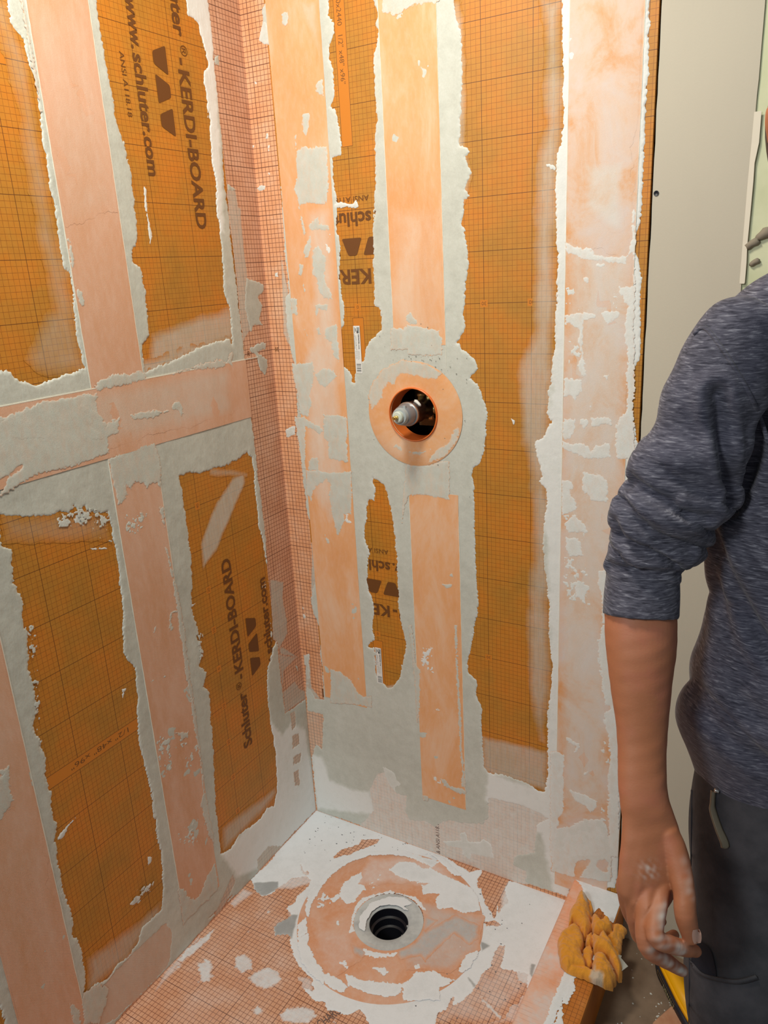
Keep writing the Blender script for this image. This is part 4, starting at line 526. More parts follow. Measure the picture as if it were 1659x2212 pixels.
for i, (p, so, stg) in enumerate(D['L_film']):
    mz = sum(q[1] for q in p)/len(p); sub = 'coat_memb_left' if i in (9, 10) or i > 11 else ('coat_fleece_left' if i == 8 else ('coat_board_left_up' if mz > 1200 else 'coat_board_left_low'))
    for lo, hi, sb in (((0, 1254, 'coat_board_left_low'), (1255.5, 2120, 'coat_board_left_up')) if 'board' in sub else ((0, 2120, sub),)):
        layer('mortar_film', 'L', [p], M[sb], wall_left, (), 3.0, so*.22, 30, 0.35+i*.01 if 'board' in sb else 0.98+.01*i, 0.1, .5, seed=50+i, strength=stg*(.9 if 'board' in sb else 1.3), soft=so, clip=(-1000, max(lo, .1), -.1, hi), rim=0, grow=8 if i in (9, 10) or i > 11 or i == 8 else 0)
for i, (p, so, stg) in enumerate(D['B_cfilm']): layer('mortar_film', 'B', [p], M['coat_memb_back'], wall_back, (), 2.0, 1.5, 12, 1.2, 0.1, .35, seed=80+i, strength=stg, soft=so, clip=CLB, rim=0)
for i, (p, so, stg) in enumerate(D['L_cfilm']): layer('mortar_film', 'L', [p], M['coat_memb_left'], wall_left, (), 2.0, 1.5, 12, 1.2, 0.1, .30, seed=90+i, strength=stg, soft=so, clip=CLL, rim=0)
def spots(name, plane, polys, mat, parent, **kw):
    for i, p in enumerate(polys):
        k = dict(step=1.5, jag=1.2, cell=8, base=0.3, thick=0.8, tone=.75, speck=.5, clip={'B': CLB, 'L': CLL, 'F': None}[plane]); k.update(kw); k['seed'] = k.get('seed', 100)+i
        layer(name, plane, [p], mat, parent, **k)
spots('mortar_smear', 'B', D['B_cspot'], M['mortar'], wall_back, base=1.1, tone=.6)
spots('mortar_smear', 'L', D['L_cspot'], M['mortar_left'], wall_left, base=1.1, tone=.25)
spots('mortar_smear', 'B', D['B_smear_under'], M['mortar'], wall_back, base=.9)
spots('mortar_smear', 'L', D['L_smear_under'], M['mortar_left'], wall_left)
# ------------------------------------------------------------------ seam tapes over the mortar
TM = {'B': ['fleece_a', 'fleece_a', 'fleece_a', 'fleece_b'], 'L': ['fleece_left']*4}
for i, q in enumerate(D['B_tape']):
    strip('seam_tape', 'B', *q[:2], q[2], min(q[3], 2120), 1.55, 2.15, M[TM['B'][i]], wall_back, 6, 60, .3, i)['label'] = ('peach fleece seam tape left of the valve', 'peach fleece seam tape above the valve', 'peach fleece seam tape below the valve', 'pale pinkish fleece seam tape at the board edge')[i]
for i, q in enumerate(D['L_tape']):
    strip('seam_tape', 'L', *q[:2], q[2], min(q[3], 2120), 1.55+.6*(i == 3), 2.15+.6*(i == 3), M['fleece_left'], wall_left, 30 if i == 3 else 6, 8 if i == 3 else 60, .3, 10+i)['label'] = ('upright pink fleece tape on the upper left wall', 'upright pink fleece tape on the lower left wall', 'upright pink fleece tape at the far left', 'horizontal pink fleece tape across the left wall')[i]
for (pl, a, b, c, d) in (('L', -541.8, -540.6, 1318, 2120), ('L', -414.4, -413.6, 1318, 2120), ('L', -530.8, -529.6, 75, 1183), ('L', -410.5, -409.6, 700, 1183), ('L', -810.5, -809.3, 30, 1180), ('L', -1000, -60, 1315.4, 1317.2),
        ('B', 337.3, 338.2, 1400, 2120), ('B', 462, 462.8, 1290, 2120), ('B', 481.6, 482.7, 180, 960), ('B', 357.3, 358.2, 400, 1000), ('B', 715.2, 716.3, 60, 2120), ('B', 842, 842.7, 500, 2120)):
    strip('tape_edge_bead_highlight', pl, a, b, c, d, 1.5, 2.35+(.6 if c > 1315 and d < 1318 else 0), M['bead'], wall_left if pl == 'L' else wall_back, 1 if b-a < 10 else 60, 80 if d-c > 10 else 1, .35, int(c))  # dried mortar ridges; on the horizontal tape's top a highlight painted pale
for i, (p, so, stg) in enumerate(D['B_haze']): layer('mortar_film', 'B', [p], M['coat_fleece_a' if i >= 3 else 'coat_fleece_b'], wall_back, (), 3.0, so*.25, 30, 2.28+.01*i, 0.02, .8, seed=130+i, strength=stg, soft=so, clip=(720 if i < 3 else (342 if i == 3 else 74), .1, 838 if i < 3 else (458 if i == 3 else 199), 2120), rim=0)
for i, (p, so, stg) in enumerate(D['L_haze']): layer('mortar_film', 'L', [p], M['coat_fleece_left'], wall_left, (), 3.0, so*.25, 30, (2.3, 2.88, 2.3)[i], 0.02, .5, seed=140+i, strength=stg, soft=so, clip=((-538, 1318, -417, 2120), (-1000, 1186, -10, 1313), (-934, 32, -813, 1180))[i], rim=0)
for i, p in enumerate(D['B_smear']):
    cx_ = sum(q[0] for q in p)/len(p); layer('mortar_smear', 'B', [p], M['coat_fleece_a' if cx_ < 600 else 'coat_fleece_b'], wall_back, [circ((380, 1187), 117.5)], 1.5, 1.7, 9, 2.25, .5, .50 if cx_ < 600 else .92, seed=200+i, clip=CLB, speck=.9, strength=.96, soft=.8, rim=.12)
for i, p in enumerate(D['L_smear']): layer('mortar_smear', 'L', [p], M['coat_fleece_left'], wall_left, (), 1.5, 2.0, 10, 2.25+.7*(i in (0, 1, 2, 3, 4, 5)), .6, .42, seed=300+i, clip=CLL, speck=1.0, strength=.93, soft=1.2, rim=.12)
layer('mortar_smear', 'B', D['B_low'], M['coat_fleece_b'], wall_back, D['B_lowwin'], 1.5, 1.7, 9, 2.25, .5, .85, seed=290, clip=CLB, speck=.9, strength=.97, soft=2.0, rim=.1)
# broken scrapes: flecks left by the trowel
def scrape(plane, polys, mat, parent, base, tone, seed, an=(1, 1)):
    for i, p in enumerate(polys):
        allp = np.array(p, float); (u0, v0), (u1, v1) = allp.min(0)-3, allp.max(0)+3; st = 1.2
        nx, ny = int((u1-u0)/st)+2, int((v1-v0)/st)+2
        X = u0+st*np.arange(nx)[:, None]+np.zeros((1, ny)); Y = v0+st*np.arange(ny)[None, :]+np.zeros((nx, 1))
        S = sdf_poly(p, X, Y); S = np.clip(S/8, -1, 1)
        F = (fbm((nx, ny), 5, 3, seed+i, an)*1.0+fbm((nx, ny), 14, 2, seed+50+i)*.6-0.62+0.35*S)*3; F = np.minimum(F, S*8)
        if plane in 'BL': F = np.minimum(F, (Y-2))
        o = marching(F, u0, v0, st, lambda f: base+.35*np.clip(f, 0, 1), {'tone': np.full(F.shape, tone)}, plane, 'mortar_flecks', mat, parent)
        if o: o['kind'] = 'stuff'
scrape('B', D['B_scrape'], M['mortar'], wall_back, 2.2, .95, 400); scrape('L', D['L_scrape'], M['mortar_left'], wall_left, 2.3, .6, 450)
# bright tape edges: painted highlight on the horizontal tape, mortar ridge on left tapes
# ------------------------------------------------------------------ barcode stickers
def sticker(u0, u1, v0, v1, rot, label, tint):
    t = thing('barcode_sticker', label, 'sticker', MAP['B'](0, 0, 0), 'barcode stickers on the orange boards')
    b = slab('sticker_paper', 'B', u0, u1, v0, v1, 1.6, 2.35, M['white'], t, 0, rot); H = v1-v0; Wd = u1-u0; h = 2.46
    def bar(a0, a1, c0, c1, m): slab('printed_bar', 'B', u0+Wd*a0, u0+Wd*a1, v1-H*c1, v1-H*c0, 2.35, 2.42, M[m], t, 0, 0)
    bar(.52, .92, .03, .155, 'label_grey'); bar(.50, .66, .10, .155, 'label_pink'); bar(.12, .22, .03, .155, 'label_grey'); bar(.28, .38, .05, .12, 'label_ink')
    r = random.Random(3); c = .79
    for k in range(9):
        wd = r.choice((.006, .010, .014)); bar(.18, .88, c, c+wd, 'label_ink' if k % 2 else 'label_grey'); c += wd+.010
    printed('printed_lettering', [('KERDI-BOARD PANEL', 0, 33, 0, 2.4, .03)], 'B', (u1-5.6, v1-H*.18), (0, -1), M['label_ink'], t, 2.46)
    for k, (q, c0, ln, tx) in enumerate(((2.6, .175, 20, 'SCHLUTER SYSTEMS'), (10.5, .2, 32, 'PANNEAU 12.5 MM 1/2 IN'), (14.5, .175, 32, 'PANEL DE CONSTRUCCION'), (4, .52, 18, 'ANSI A118.10'), (7, .52, 20, 'WWW.SCHLUTER.COM'), (10, .52, 18, 'MADE IN USA'), (13, .52, 18, 'KB 12 1220 2440'))):
        printed('printed_lettering', [(tx, 0, ln, 0, 1.4, .02)], 'B', (u1-q-1.2, v1-H*c0), (0, -1), M['label_ink'] if k < 3 else M['label_grey'], t, 2.46)
    return t
sticker(235.5, 252, 1275, 1380, 0.0, 'white barcode sticker on the upper orange board strip left of the valve', 0)
sticker(240, 257, 481, 583, 0.0, 'white barcode sticker on the lower orange board strip, near the shower floor', 0)
# ------------------------------------------------------------------ valve: seal disc, orange collar, cartridge, pipes in the wall
def lathe(name, prof, mat, parent, origin, axis, n=48, smooth=True):
    """prof: (distance along axis, radius)"""
    ax = Vector(axis).normalized(); e1 = ax.orthogonal().normalized(); e2 = ax.cross(e1); V = []; Fc = []; o = Vector(origin)
    for d, r in prof:
        for i in range(n): a = 2*math.pi*i/n; V.append(o+ax*d+(e1*math.cos(a)+e2*math.sin(a))*r)
    for k in range(len(prof)-1):
        for i in range(n): j = (i+1) % n; Fc.append((k*n+i, k*n+j, (k+1)*n+j, (k+1)*n+i))
    me = mesh(V, Fc, smooth); bm = bmesh.new(); bm.from_mesh(me); bmesh.ops.recalc_face_normals(bm, faces=bm.faces); bm.to_mesh(me); bm.free()
    ob = put(name, me, mat, parent)
    if smooth:
        try:
            me.set_sharp_from_angle(angle=math.radians(35))
        except Exception: pass
    return ob
seal = thing('valve_seal', 'peach round fleece seal with orange collar around the shower valve', 'seal', (0.3805, -0.002, 1.187))
def disc_prof(rin, rout, t0, t1): return [(t0, rout), (t1-.0003, rout), (t1, rout-.0006), (t1+.0004, (rin+rout)/2), (t1+.0008, rin+.006), (t1+.0012, rin), (t0, rin)]
DISC_ARGS = ([(0.3, lin(232, 160, 102)), (0.5, lin(238, 176, 124)), (0.7, lin(238, 196, 162))], (1, 1, 1))
m_disc = fleece_mat('fleece_disc', *DISC_ARGS); M['coat_disc'] = fleece_mat('coat_on_disc', *DISC_ARGS, film=FT)
d = lathe('fleece_disc', disc_prof(.0575, .1170, .0023, .0030), m_disc, None, (0.3805, 0, 1.187), (0, -1, 0), 96); d.parent = seal; d.matrix_parent_inverse = Matrix.Translation((-.3805, .002, -1.187))
def to(par, o): o.parent = par; o.matrix_parent_inverse = Matrix.Translation(par.location).inverted(); return o
to(seal, lathe('plastic_collar', [(-.034, .0545), (-.034, .0560), (.002, .0595), (.0045, .0605), (.0075, .0600), (.0085, .0588), (.0080, .0574), (.004, .0568), (-.034, .0545)], M['orange_plastic'], None, (0.379, 0, 1.187), (0, -1, 0), 96))
for i, p in enumerate(D['B_smear'][27:29]): pass
# mortar residue on the seal
RES = [[(-117, 40), (-80, 95), (-20, 120), (40, 112), (75, 92), (60, 78), (20, 82), (-10, 90), (-35, 84), (-45, 60), (-60, 70), (-75, 55), (-80, 35), (-95, 20), (-110, 5)],
       [(30, -108), (75, -90), (105, -50), (112, -20), (95, -30), (80, -60), (55, -75), (40, -90)], [(-55, -78), (-35, -88), (-30, -78), (-50, -68)], [(-20, -86), (15, -84), (60, -66), (40, -76), (10, -92)], [(58, 55), (66, 45), (72, 20), (64, 5), (68, 30)]]
for i, p in enumerate(RES):
    q = [(380.5+x, 1187+y) for x, y in p]
    F_ = layer('mortar_smear', 'B', [q], M['coat_disc'], None, [circ((379, 1187), 60)], 1.5, 1.8, 9, 3.3, .3, .5, seed=500+i, speck=1.0, strength=.85, soft=2.5, rim=.1)
    if F_: to(seal, F_)
# specks of dirt near the seal
valve = thing('shower_valve', 'dark shower valve with grey cartridge and brass stem inside the round wall opening', 'valve', (0.38, 0.05, 1.187))
AX = Vector((-0.0, -1.0, 0.03)); VO = (0.384, 0.0, 1.1935)
to(valve, lathe('valve_body', [(-.06, .0), (-.06, .024), (-.03, .022), (-.012, .0215), (-.006, .0245), (.0, .0250), (.036, .0252), (.036, .0)], M['bronze'], None, VO, AX, 40))
to(valve, lathe('retaining_ring', [(.034, .0), (.034, .0262), (.040, .0268), (.0425, .0262), (.0435, .0225)], M['steel'], None, VO, AX, 40))
to(valve, lathe('grey_cap', [(.042, .0235), (.050, .0232), (.060, .0215), (.066, .0205), (.068, .019), (.068, .0)], M['grey_plastic'], None, VO, AX, 40))
to(valve, lathe('temperature_stop', [(.066, .0185), (.074, .0182), (.078, .0165), (.079, .0), ], M['grey_light'], None, VO, AX, 40))
sp = to(valve, lathe('spline', [(.078, .0), (.078, .0125), (.086, .0120), (.088, .0100), (.0885, .0)], M['cream'], None, VO, AX, 24, False))
to(valve, lathe('brass_stem', [(.088, .0), (.088, .0045), (.094, .0045), (.0945, .0030), (.097, .0030), (.0975, .0040), (.101, .0040), (.102, .003), (.102, 0)], M['brass'], None, VO, AX, 16))
for k in range(2):
    bm = bmesh.new(); a = 0.9+k*1.6
    for q in range(9):
        an = a+q*.09
        for rr in (.0195, .0215):
            pass
    bm.free()
bmt = bmesh.new(); box_bm(bmt, -.003, .003, -.002, .002, -.006, .006)
clip_t = bmesh_obj('stop_tab', bmt, M['grey_light'], None); clip_t.location = (0.392, -0.066, 1.212); to(valve, clip_t)
clip_t.matrix_parent_inverse = Matrix.Translation(valve.location).inverted()
# mortar blob on the valve body
def blob(name, c, r, mat, parent, flat=(1, 1, 1), rot=0, n=2):
    bm = bmesh.new(); bmesh.ops.create_icosphere(bm, subdivisions=n, radius=1.0)
    for v in bm.verts:
        k = 1+.16*math.sin(v.co.x*5+c[0]*90)+.12*math.sin(v.co.z*7+v.co.y*4)
        p = Vector((v.co.x*r*flat[0]*k, v.co.y*r*flat[1]*k, v.co.z*r*flat[2]*k)); p.rotate(Matrix.Rotation(rot, 3, 'Y')); v.co = p+Vector(c)
    o = bmesh_obj(name, bm, mat, None, True)
    return to(parent, o) if parent else o
blob('mortar_blob', (0.398, -0.018, 1.216), .010, M['white'], valve, (1.0, .35, .42), .7)
# pipes
def pipe(name, pts, r, mat, parent, n=16):
    V = []; Fc = []; P = [Vector(p) for p in pts]
    for i, p in enumerate(P):
        t = (P[min(i+1, len(P)-1)]-P[max(i-1, 0)]).normalized(); e1 = t.orthogonal().normalized() if i == 0 else (e1-t*e1.dot(t)).normalized(); e2 = t.cross(e1)
        rr = r[i] if isinstance(r, (list, tuple)) else r
        for k in range(n): a = 2*math.pi*k/n; V.append(p+(e1*math.cos(a)+e2*math.sin(a))*rr)
    for i in range(len(P)-1):
        for k in range(n): j = (k+1) % n; Fc.append((i*n+k, i*n+j, (i+1)*n+j, (i+1)*n+k))
    Fc.append(tuple(range(n))[::-1]); Fc.append(tuple(range((len(P)-1)*n, len(P)*n)))
    o = put(name, mesh(V, Fc, True), mat)
    return to(parent, o) if parent else o
yb = .050
pipe('inlet_pipe', [(.392, yb, 1.1905), (.404, yb, 1.1905), (.404, yb, 1.1905), (.409, yb, 1.1905), (.409, yb, 1.1905), (.46, yb, 1.1905)], [.0085, .0085, .0105, .0105, .0080, .0078], M['brass_lit'], valve)
pipe('outlet_pipe', [(.371, yb+.004, 1.205), (.371, yb+.004, 1.219), (.371, yb+.004, 1.219), (.371, yb+.004, 1.226), (.371, yb+.004, 1.226), (.371, yb+.004, 1.29)], [.0085, .0085, .0105, .0105, .0075, .0075], M['brass_lit'], valve)
pipe('stop_screw', [(.391, yb, 1.206), (.391, yb, 1.222)], .0055, M['brass_lit'], valve)
pipe('stop_screw', [(.396, yb, 1.166), (.396, yb, 1.178)], .0070, M['brass_lit'], valve)
pipe('cross_fitting', [(.33, yb+.012, 1.187), (.43, yb+.012, 1.187)], .009, M['brass_lit'], valve)
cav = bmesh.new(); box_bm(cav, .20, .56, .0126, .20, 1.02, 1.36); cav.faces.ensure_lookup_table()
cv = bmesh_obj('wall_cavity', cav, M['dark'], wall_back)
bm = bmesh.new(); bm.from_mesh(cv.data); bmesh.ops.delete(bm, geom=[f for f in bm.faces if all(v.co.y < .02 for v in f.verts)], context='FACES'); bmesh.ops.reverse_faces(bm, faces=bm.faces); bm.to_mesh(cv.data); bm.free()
for (x0, x1, z0, z1, y0) in ((.33, .38, 1.2, 1.34, .10), (.36, .50, 1.150, 1.168, .060)): box('stud_block', x0, x1, y0, y0+.035, z0, z1, M['wood'], wall_back)
# ------------------------------------------------------------------ floor: peach tray, disc, collar, drain
DC = (0.388, -0.254)
fb = box('shower_tray', -0.0, 0.80, -1.25, 0.0, -0.055, -0.0003, M['memb_floor'], floor_)
bm = bmesh.new(); n = 64
# tray surface with a round hole at the drain
bpy.data.objects.remove(fb)
Rr = .0842; ring = [(DC[0]+Rr*math.cos(2*math.pi*i/n), DC[1]+Rr*math.sin(2*math.pi*i/n)) for i in range(n)]; sq = []
for i in range(n):
    a = 2*math.pi*i/n; dd = (math.cos(a), math.sin(a)); k = .10/max(abs(dd[0]), abs(dd[1])); sq.append((DC[0]+dd[0]*k, DC[1]+dd[1]*k))
R_ = [bm.verts.new((x, y, 0)) for x, y in ring]; S_ = [bm.verts.new((x, y, 0)) for x, y in sq]
for i in range(n): bm.faces.new((R_[i], R_[(i+1) % n], S_[(i+1) % n], S_[i]))
a, b, c, dd = DC[0]-.10, DC[0]+.10, DC[1]-.10, DC[1]+.10
for q in ((0, a, -1.25, 0), (b, .762, -1.25, 0), (a, b, -1.25, c), (a, b, dd, 0)):
    vs = [bm.verts.new(p) for p in ((q[0], q[2], 0), (q[1], q[2], 0), (q[1], q[3], 0), (q[0], q[3], 0))]; bm.faces.new(vs)
tray = bmesh_obj('shower_tray', bm, M['memb_floor'], floor_)
CLF = (.1, -1000, 757, -.1)
layer('mortar_coat', 'F', D['F_out'], M['mortar_floor'], floor_, D['F_win']+[circ((388, -248), 212)], 1.8, 1.9, 14, 0.2, 1.0, .97, D['F_wet'], (), 21, clip=CLF, speck=.9)
for i, (p, so, stg) in enumerate(D['F_film']): layer('mortar_film', 'F', [p], M['coat_memb_floor'], floor_, (), 3.0, so*.3, 30, .3+.01*i, .05, .95, seed=150+i, strength=stg, soft=so, clip=CLF, rim=0)
for i, p in enumerate(D['F_smear_under']): layer('mortar_smear', 'F', [p], M['coat_memb_floor'], floor_, (), 1.5, 2.2, 8, .5, .5, .85, seed=160+i, clip=CLF, speck=1.0, strength=.86, soft=5, rim=.1)
# dark crumbs trodden into the mortar
rc = random.Random(11); V = []; Fc = []
for k in range(90):
    u = rc.uniform(.03, .30) if k < 45 else rc.uniform(.5, .74); v = rc.uniform(-.16, -.005) if k < 45 else rc.uniform(-.5, -.03)
    s = rc.uniform(.0006, .0019); nb = len(V); ang = rc.uniform(0, 6)
    for z, q in ((.0012, 1), (.0022, .5)):
        for j in range(5): aa = ang+j*1.2566; V.append((u+math.cos(aa)*s*q*(1.8 if j % 2 else 1), v+math.sin(aa)*s*q, z))
    Fc += [(nb+j, nb+(j+1) % 5, nb+5+(j+1) % 5, nb+5+j) for j in range(5)]+[(nb+5, nb+6, nb+7, nb+8, nb+9)]
cr = put('dark_crumbs', mesh(V, Fc), simple('crumb_grey', lin(110, 112, 118), .9), floor_); cr['kind'] = 'stuff'
V = []; Fc = []
for k in range(60):
    u, v = rc.choice(((rc.gauss(.395, .02), rc.gauss(1.305, .006)), (rc.gauss(.455, .026), rc.gauss(1.29, .026)), (rc.uniform(.27, .56), rc.uniform(1.0, 1.4))))
    s = rc.uniform(.0004, .0012); nb = len(V); ang = rc.uniform(0, 6)
    for j in range(5): aa = ang+j*1.2566; V.append((u+math.cos(aa)*s*(1.8 if j % 2 else 1), -.0034, v+math.sin(aa)*s))
    Fc.append(tuple(range(nb, nb+5)))
cr = put('dark_crumbs', mesh(V, Fc), simple('crumb_dark', lin(120, 120, 112), .9), wall_back); cr['kind'] = 'stuff'
drain = thing('floor_drain', 'round floor drain with grey bonding flange and open black pipe', 'drain', (DC[0], DC[1], 0))
to(drain, lathe('fleece_collar', [(.0004, .224), (.0014, .2238), (.0018, .2232), (.0020, .15), (.0024, .09), (.0024, .082)], M['fleece_floor'], None, (DC[0], DC[1]+.006, 0), (0, 0, 1), 128))
tg = NT('grey_flange'); tg.color(tg.ramp(tg.noise(18, 5, .7), [(.35, lin(178, 180, 182)), (.6, lin(206, 208, 208))])); tg.b.inputs['Roughness'].default_value = .7; tg.bump(tg.noise(300, 3), .2, .0006)
to(drain, lathe('bonding_flange', [(.0024, .0840), (.0030, .0835), (.0028, .080), (.0010, .064), (-.0030, .050), (-.006, .0470)], tg.m, None, (DC[0], DC[1], 0), (0, 0, 1), 96))
to(drain, lathe('drain_pipe', [(-.0055, .0470), (-.006, .0462), (-.028, .0455), (-.030, .0400), (-.05, .0395), (-.052, .034), (-.12, .033), (-.125, .0)], M['black'], None, (DC[0], DC[1], 0), (0, 0, 1), 64))
for k, (an, z) in enumerate(((.35, -.006), (-.30, -.008))):
    pipe('pipe_notch', [(DC[0]+.0462*math.cos(an), DC[1]+.0462*math.sin(an), z-.012), (DC[0]+.0450*math.cos(an), DC[1]+.0450*math.sin(an), z)], .0016, tg.m, drain, 8)
wet_over = D['F_swet']
RESM = D['F_smear']
for i, p in enumerate(RESM):
    o = layer('mortar_smear', 'F', [p], M['mortar_floor'], None, [circ((388, -254), 86)], 1.5, 1.7, 9, 2.5, .6, .93, seed=170+i, speck=.9, clip=(150, -500, 640, -5))
    if o: to(drain, o)
for i, p in enumerate(wet_over):
    o = layer('mortar_smear', 'F', [p], M['coat_fleece_floor'], None, [circ((388, -254), 86)], 1.5, 1.6, 12, 2.7, .4, .30, seed=190+i, strength=.85, soft=10, rim=0)
    if o: to(drain, o)
o = layer('mortar_smear', 'F', [[(388+a*.9, -254+b) for a, b in ((-76, -20), (-74, 30), (-40, 66), (0, 80), (28, 74), (22, 62), (10, 56), (30, 50), (12, 46), (0, 49), (-30, 40), (-52, 14), (-54, -20), (-40, -52), (-60, -50))]], M['mortar_floor'], None, [circ((388, -254), 50)], 1.2, 1.2, 8, 3.0, .4, 1.0, seed=199)
if o: to(drain, o)
for i, (p, so, stg) in enumerate(D['F_haze']):
    o = layer('mortar_film', 'F', [p], M['coat_fleece_floor'], None, [circ((388, -254), 86)], 3.0, so*.3, 30, 2.45+.01*i, .05, .4 if i == 0 else .95, seed=155+i, strength=stg, soft=so, rim=0)
    if o: to(drain, o)
scrape('F', D['F_scrape'], M['mortar_floor'], drain, 2.6, .97, 470)
for o in drain.children:
    if o.name.startswith('mortar_flecks'): o.matrix_parent_inverse = Matrix.Translation(drain.location).inverted()
printed('printed_lettering', [('CHARGE', 0, 62, 0, 20, .01)], 'F', (397, -556), (.35, .94), M['ink_grey'], floor_, .5)
# ------------------------------------------------------------------ curb
cm = bmesh.new()
prof = [(.748, -.001), (.756, .002), (.7605, .010), (.763, .066), (.7655, .0715), (.770, .0730), (.876, .0730), (.881, .0715), (.8825, .066), (.8825, -.055), (.748, -.055)]
curb = thing('shower_curb', 'long orange foam shower curb smeared with white mortar, right of the floor', 'curb', (.82, -.5, 0))
V = []; ny_ = 30; Fc = []
for j in range(ny_+1):
    y = -0.0005-(1.25)*j/ny_
    for x, z in prof: V.append((x, y, z))
npf = len(prof)
for j in range(ny_):
    for i in range(npf): k = (i+1) % npf; Fc.append((j*npf+i, j*npf+k, (j+1)*npf+k, (j+1)*npf+i))
Fc += [tuple(range(npf)), tuple(range(ny_*npf, (ny_+1)*npf))[::-1]]
tcb = NT('curb_board')
base = tcb.ramp(tcb.noise(12, 4), [(.3, lin(176, 100, 28)), (.55, lin(196, 116, 40)), (.75, lin(206, 132, 62))])
g = tcb.math('MAXIMUM', grid_lines(tcb, 0, .01, .0, .0006), grid_lines(tcb, 1, .01, 0, .0006))
sepn = tcb.node('ShaderNodeSeparateXYZ'); tcb.link(tcb.coord(), sepn.inputs[0])
g = tcb.math('MULTIPLY', g, tcb.math('GREATER_THAN', sepn.outputs[2], .072))
tcb.color(tcb.mix(tcb.math('MULTIPLY', g, .8), base, lin(96, 48, 16))); tcb.b.inputs['Roughness'].default_value = .55
me = mesh(V, Fc); bm = bmesh.new(); bm.from_mesh(me); bmesh.ops.recalc_face_normals(bm, faces=bm.faces); bm.to_mesh(me); bm.free()
to(curb, put('foam_core', me, tcb.m))
# membrane wrapped over the inner face and part of the top
V = []; Fc = []; wp = [(.7478, .0004), (.7555, .0028), (.7597, .0105), (.7622, .0663), (.7650, .0722), (.7700, .0738), (.800, .0739), (.826, .0739)]
for j in range(61):
    y = -.001-1.2*j/60
    for i, (x, z) in enumerate(wp): V.append((x+(.0012*math.sin(j*.9)+.0008*math.sin(j*2.3) if i == len(wp)-1 else 0), y, z))
nw = len(wp)
for j in range(60):
    for i in range(nw-1): Fc.append((j*nw+i, j*nw+i+1, (j+1)*nw+i+1, (j+1)*nw+i))
tw = NT('curb_membrane')
nz = tw.noise(7, 5, .7); sp3 = tw.node('ShaderNodeSeparateXYZ'); tw.link(tw.coord(), sp3.inputs[0])
bs = tw.ramp(nz, [(.35, lin(238, 164, 124)), (.5, lin(238, 190, 168)), (.64, lin(226, 214, 212))])
g2 = tw.math('MULTIPLY', tw.math('MAXIMUM', grid_lines(tw, 2, PITCH_M, 0, .0006), grid_lines(tw, 1, PITCH_M, 0, .0006)), tw.rng(tw.noise(9, 3), .45, .6, 0, .5))
tw.color(tw.mix(g2, bs, lin(150, 100, 84))); tw.bump(tw.noise(300, 3), .3, .0006)
me = mesh(V, Fc, True); to(curb, put('membrane_wrap', me, tw.m))
o2 = put('foam_edge', mesh([(.8262, -.001, .0733), (.8274, -.001, .0742), (.8262, -1.2, .0733), (.8274, -1.2, .0742)], [(0, 1, 3, 2)]), M['ink'])
bpy.data.objects.remove(o2)
def lift(co): co = co.copy(); co[:, 2] += .0738; return co
OFFS['F'] = lift
CT = [[(752+14, -1), (884, -1), (882, -88), (876, -92), (850, -70), (838, -60), (828, -100), (800, -60), (790, -20)], [(836, -190), (842, -186), (846, -215), (842, -250), (850, -290), (846, -330), (836, -330), (832, -250)], [(858, -186), (880, -200), (876, -214), (862, -204)],
      [(838, -330), (838, -420), (862, -430), (870, -400), (850, -370)], [(824, -175), (838, -178), (836, -400), (818, -400)]]
for i, p in enumerate(CT):
    o = layer('mortar_smear', 'F', [p], M['mortar_floor'], None, (), 1.5, 2.0, 10, .2, .7, .93, seed=230+i, clip=(764, -1000, 879, -1.5), speck=1.0)
    if o: to(curb, o)
OFFS.clear()
# ------------------------------------------------------------------ drywall beyond the board and the outer floor
td = NT('beige_paint'); td.color(td.mix(td.rng(td.noise(3, 4, .6, (1, 1, .4)), .35, .7, 0, .5), lin(203, 193, 176), lin(190, 180, 165))); td.b.inputs['Roughness'].default_value = .7
td.bump(td.math('ADD', td.noise(60, 4, .6, (1, 1, .2)), td.noise(400, 2)), .12, .001)
wr = struct(thing('wall_right', '', '')); del wr['label']; del wr['category']
V = []; Fc = []; r_ = random.Random(5); nz_ = 90
for j in range(nz_+1):
    z = -.06+2.3*j/nz_; e = r_.uniform(-.0006, .0006)
    V += [(.8672+e, .004, z), (.8672+e, .016, z), (1.0215+r_.uniform(-.0007, .0007), .004, z), (1.0215, .016, z)]
for j in range(nz_):
    a = j*4; Fc += [(a, a+2, a+6, a+4), (a+1, a, a+4, a+5), (a+2, a+3, a+7, a+6)]
put('drywall_panel', mesh(V, Fc), td.m, wr)
tgn = NT('green_drywall'); tgn.color(tgn.ramp(tgn.noise(10, 4), [(.35, lin(206, 208, 170)), (.6, lin(220, 220, 186))])); tgn.bump(tgn.noise(90, 4), .2, .001)
box('drywall_panel', 1.0185, 1.75, .008, .02, -.05, 2.25, tgn.m, wr)['label'] = 'pale green moisture board beyond the beige panel'
box('stud_block', .80, 1.02, .022, .06, -.05, 2.25, M['dark'], wr)
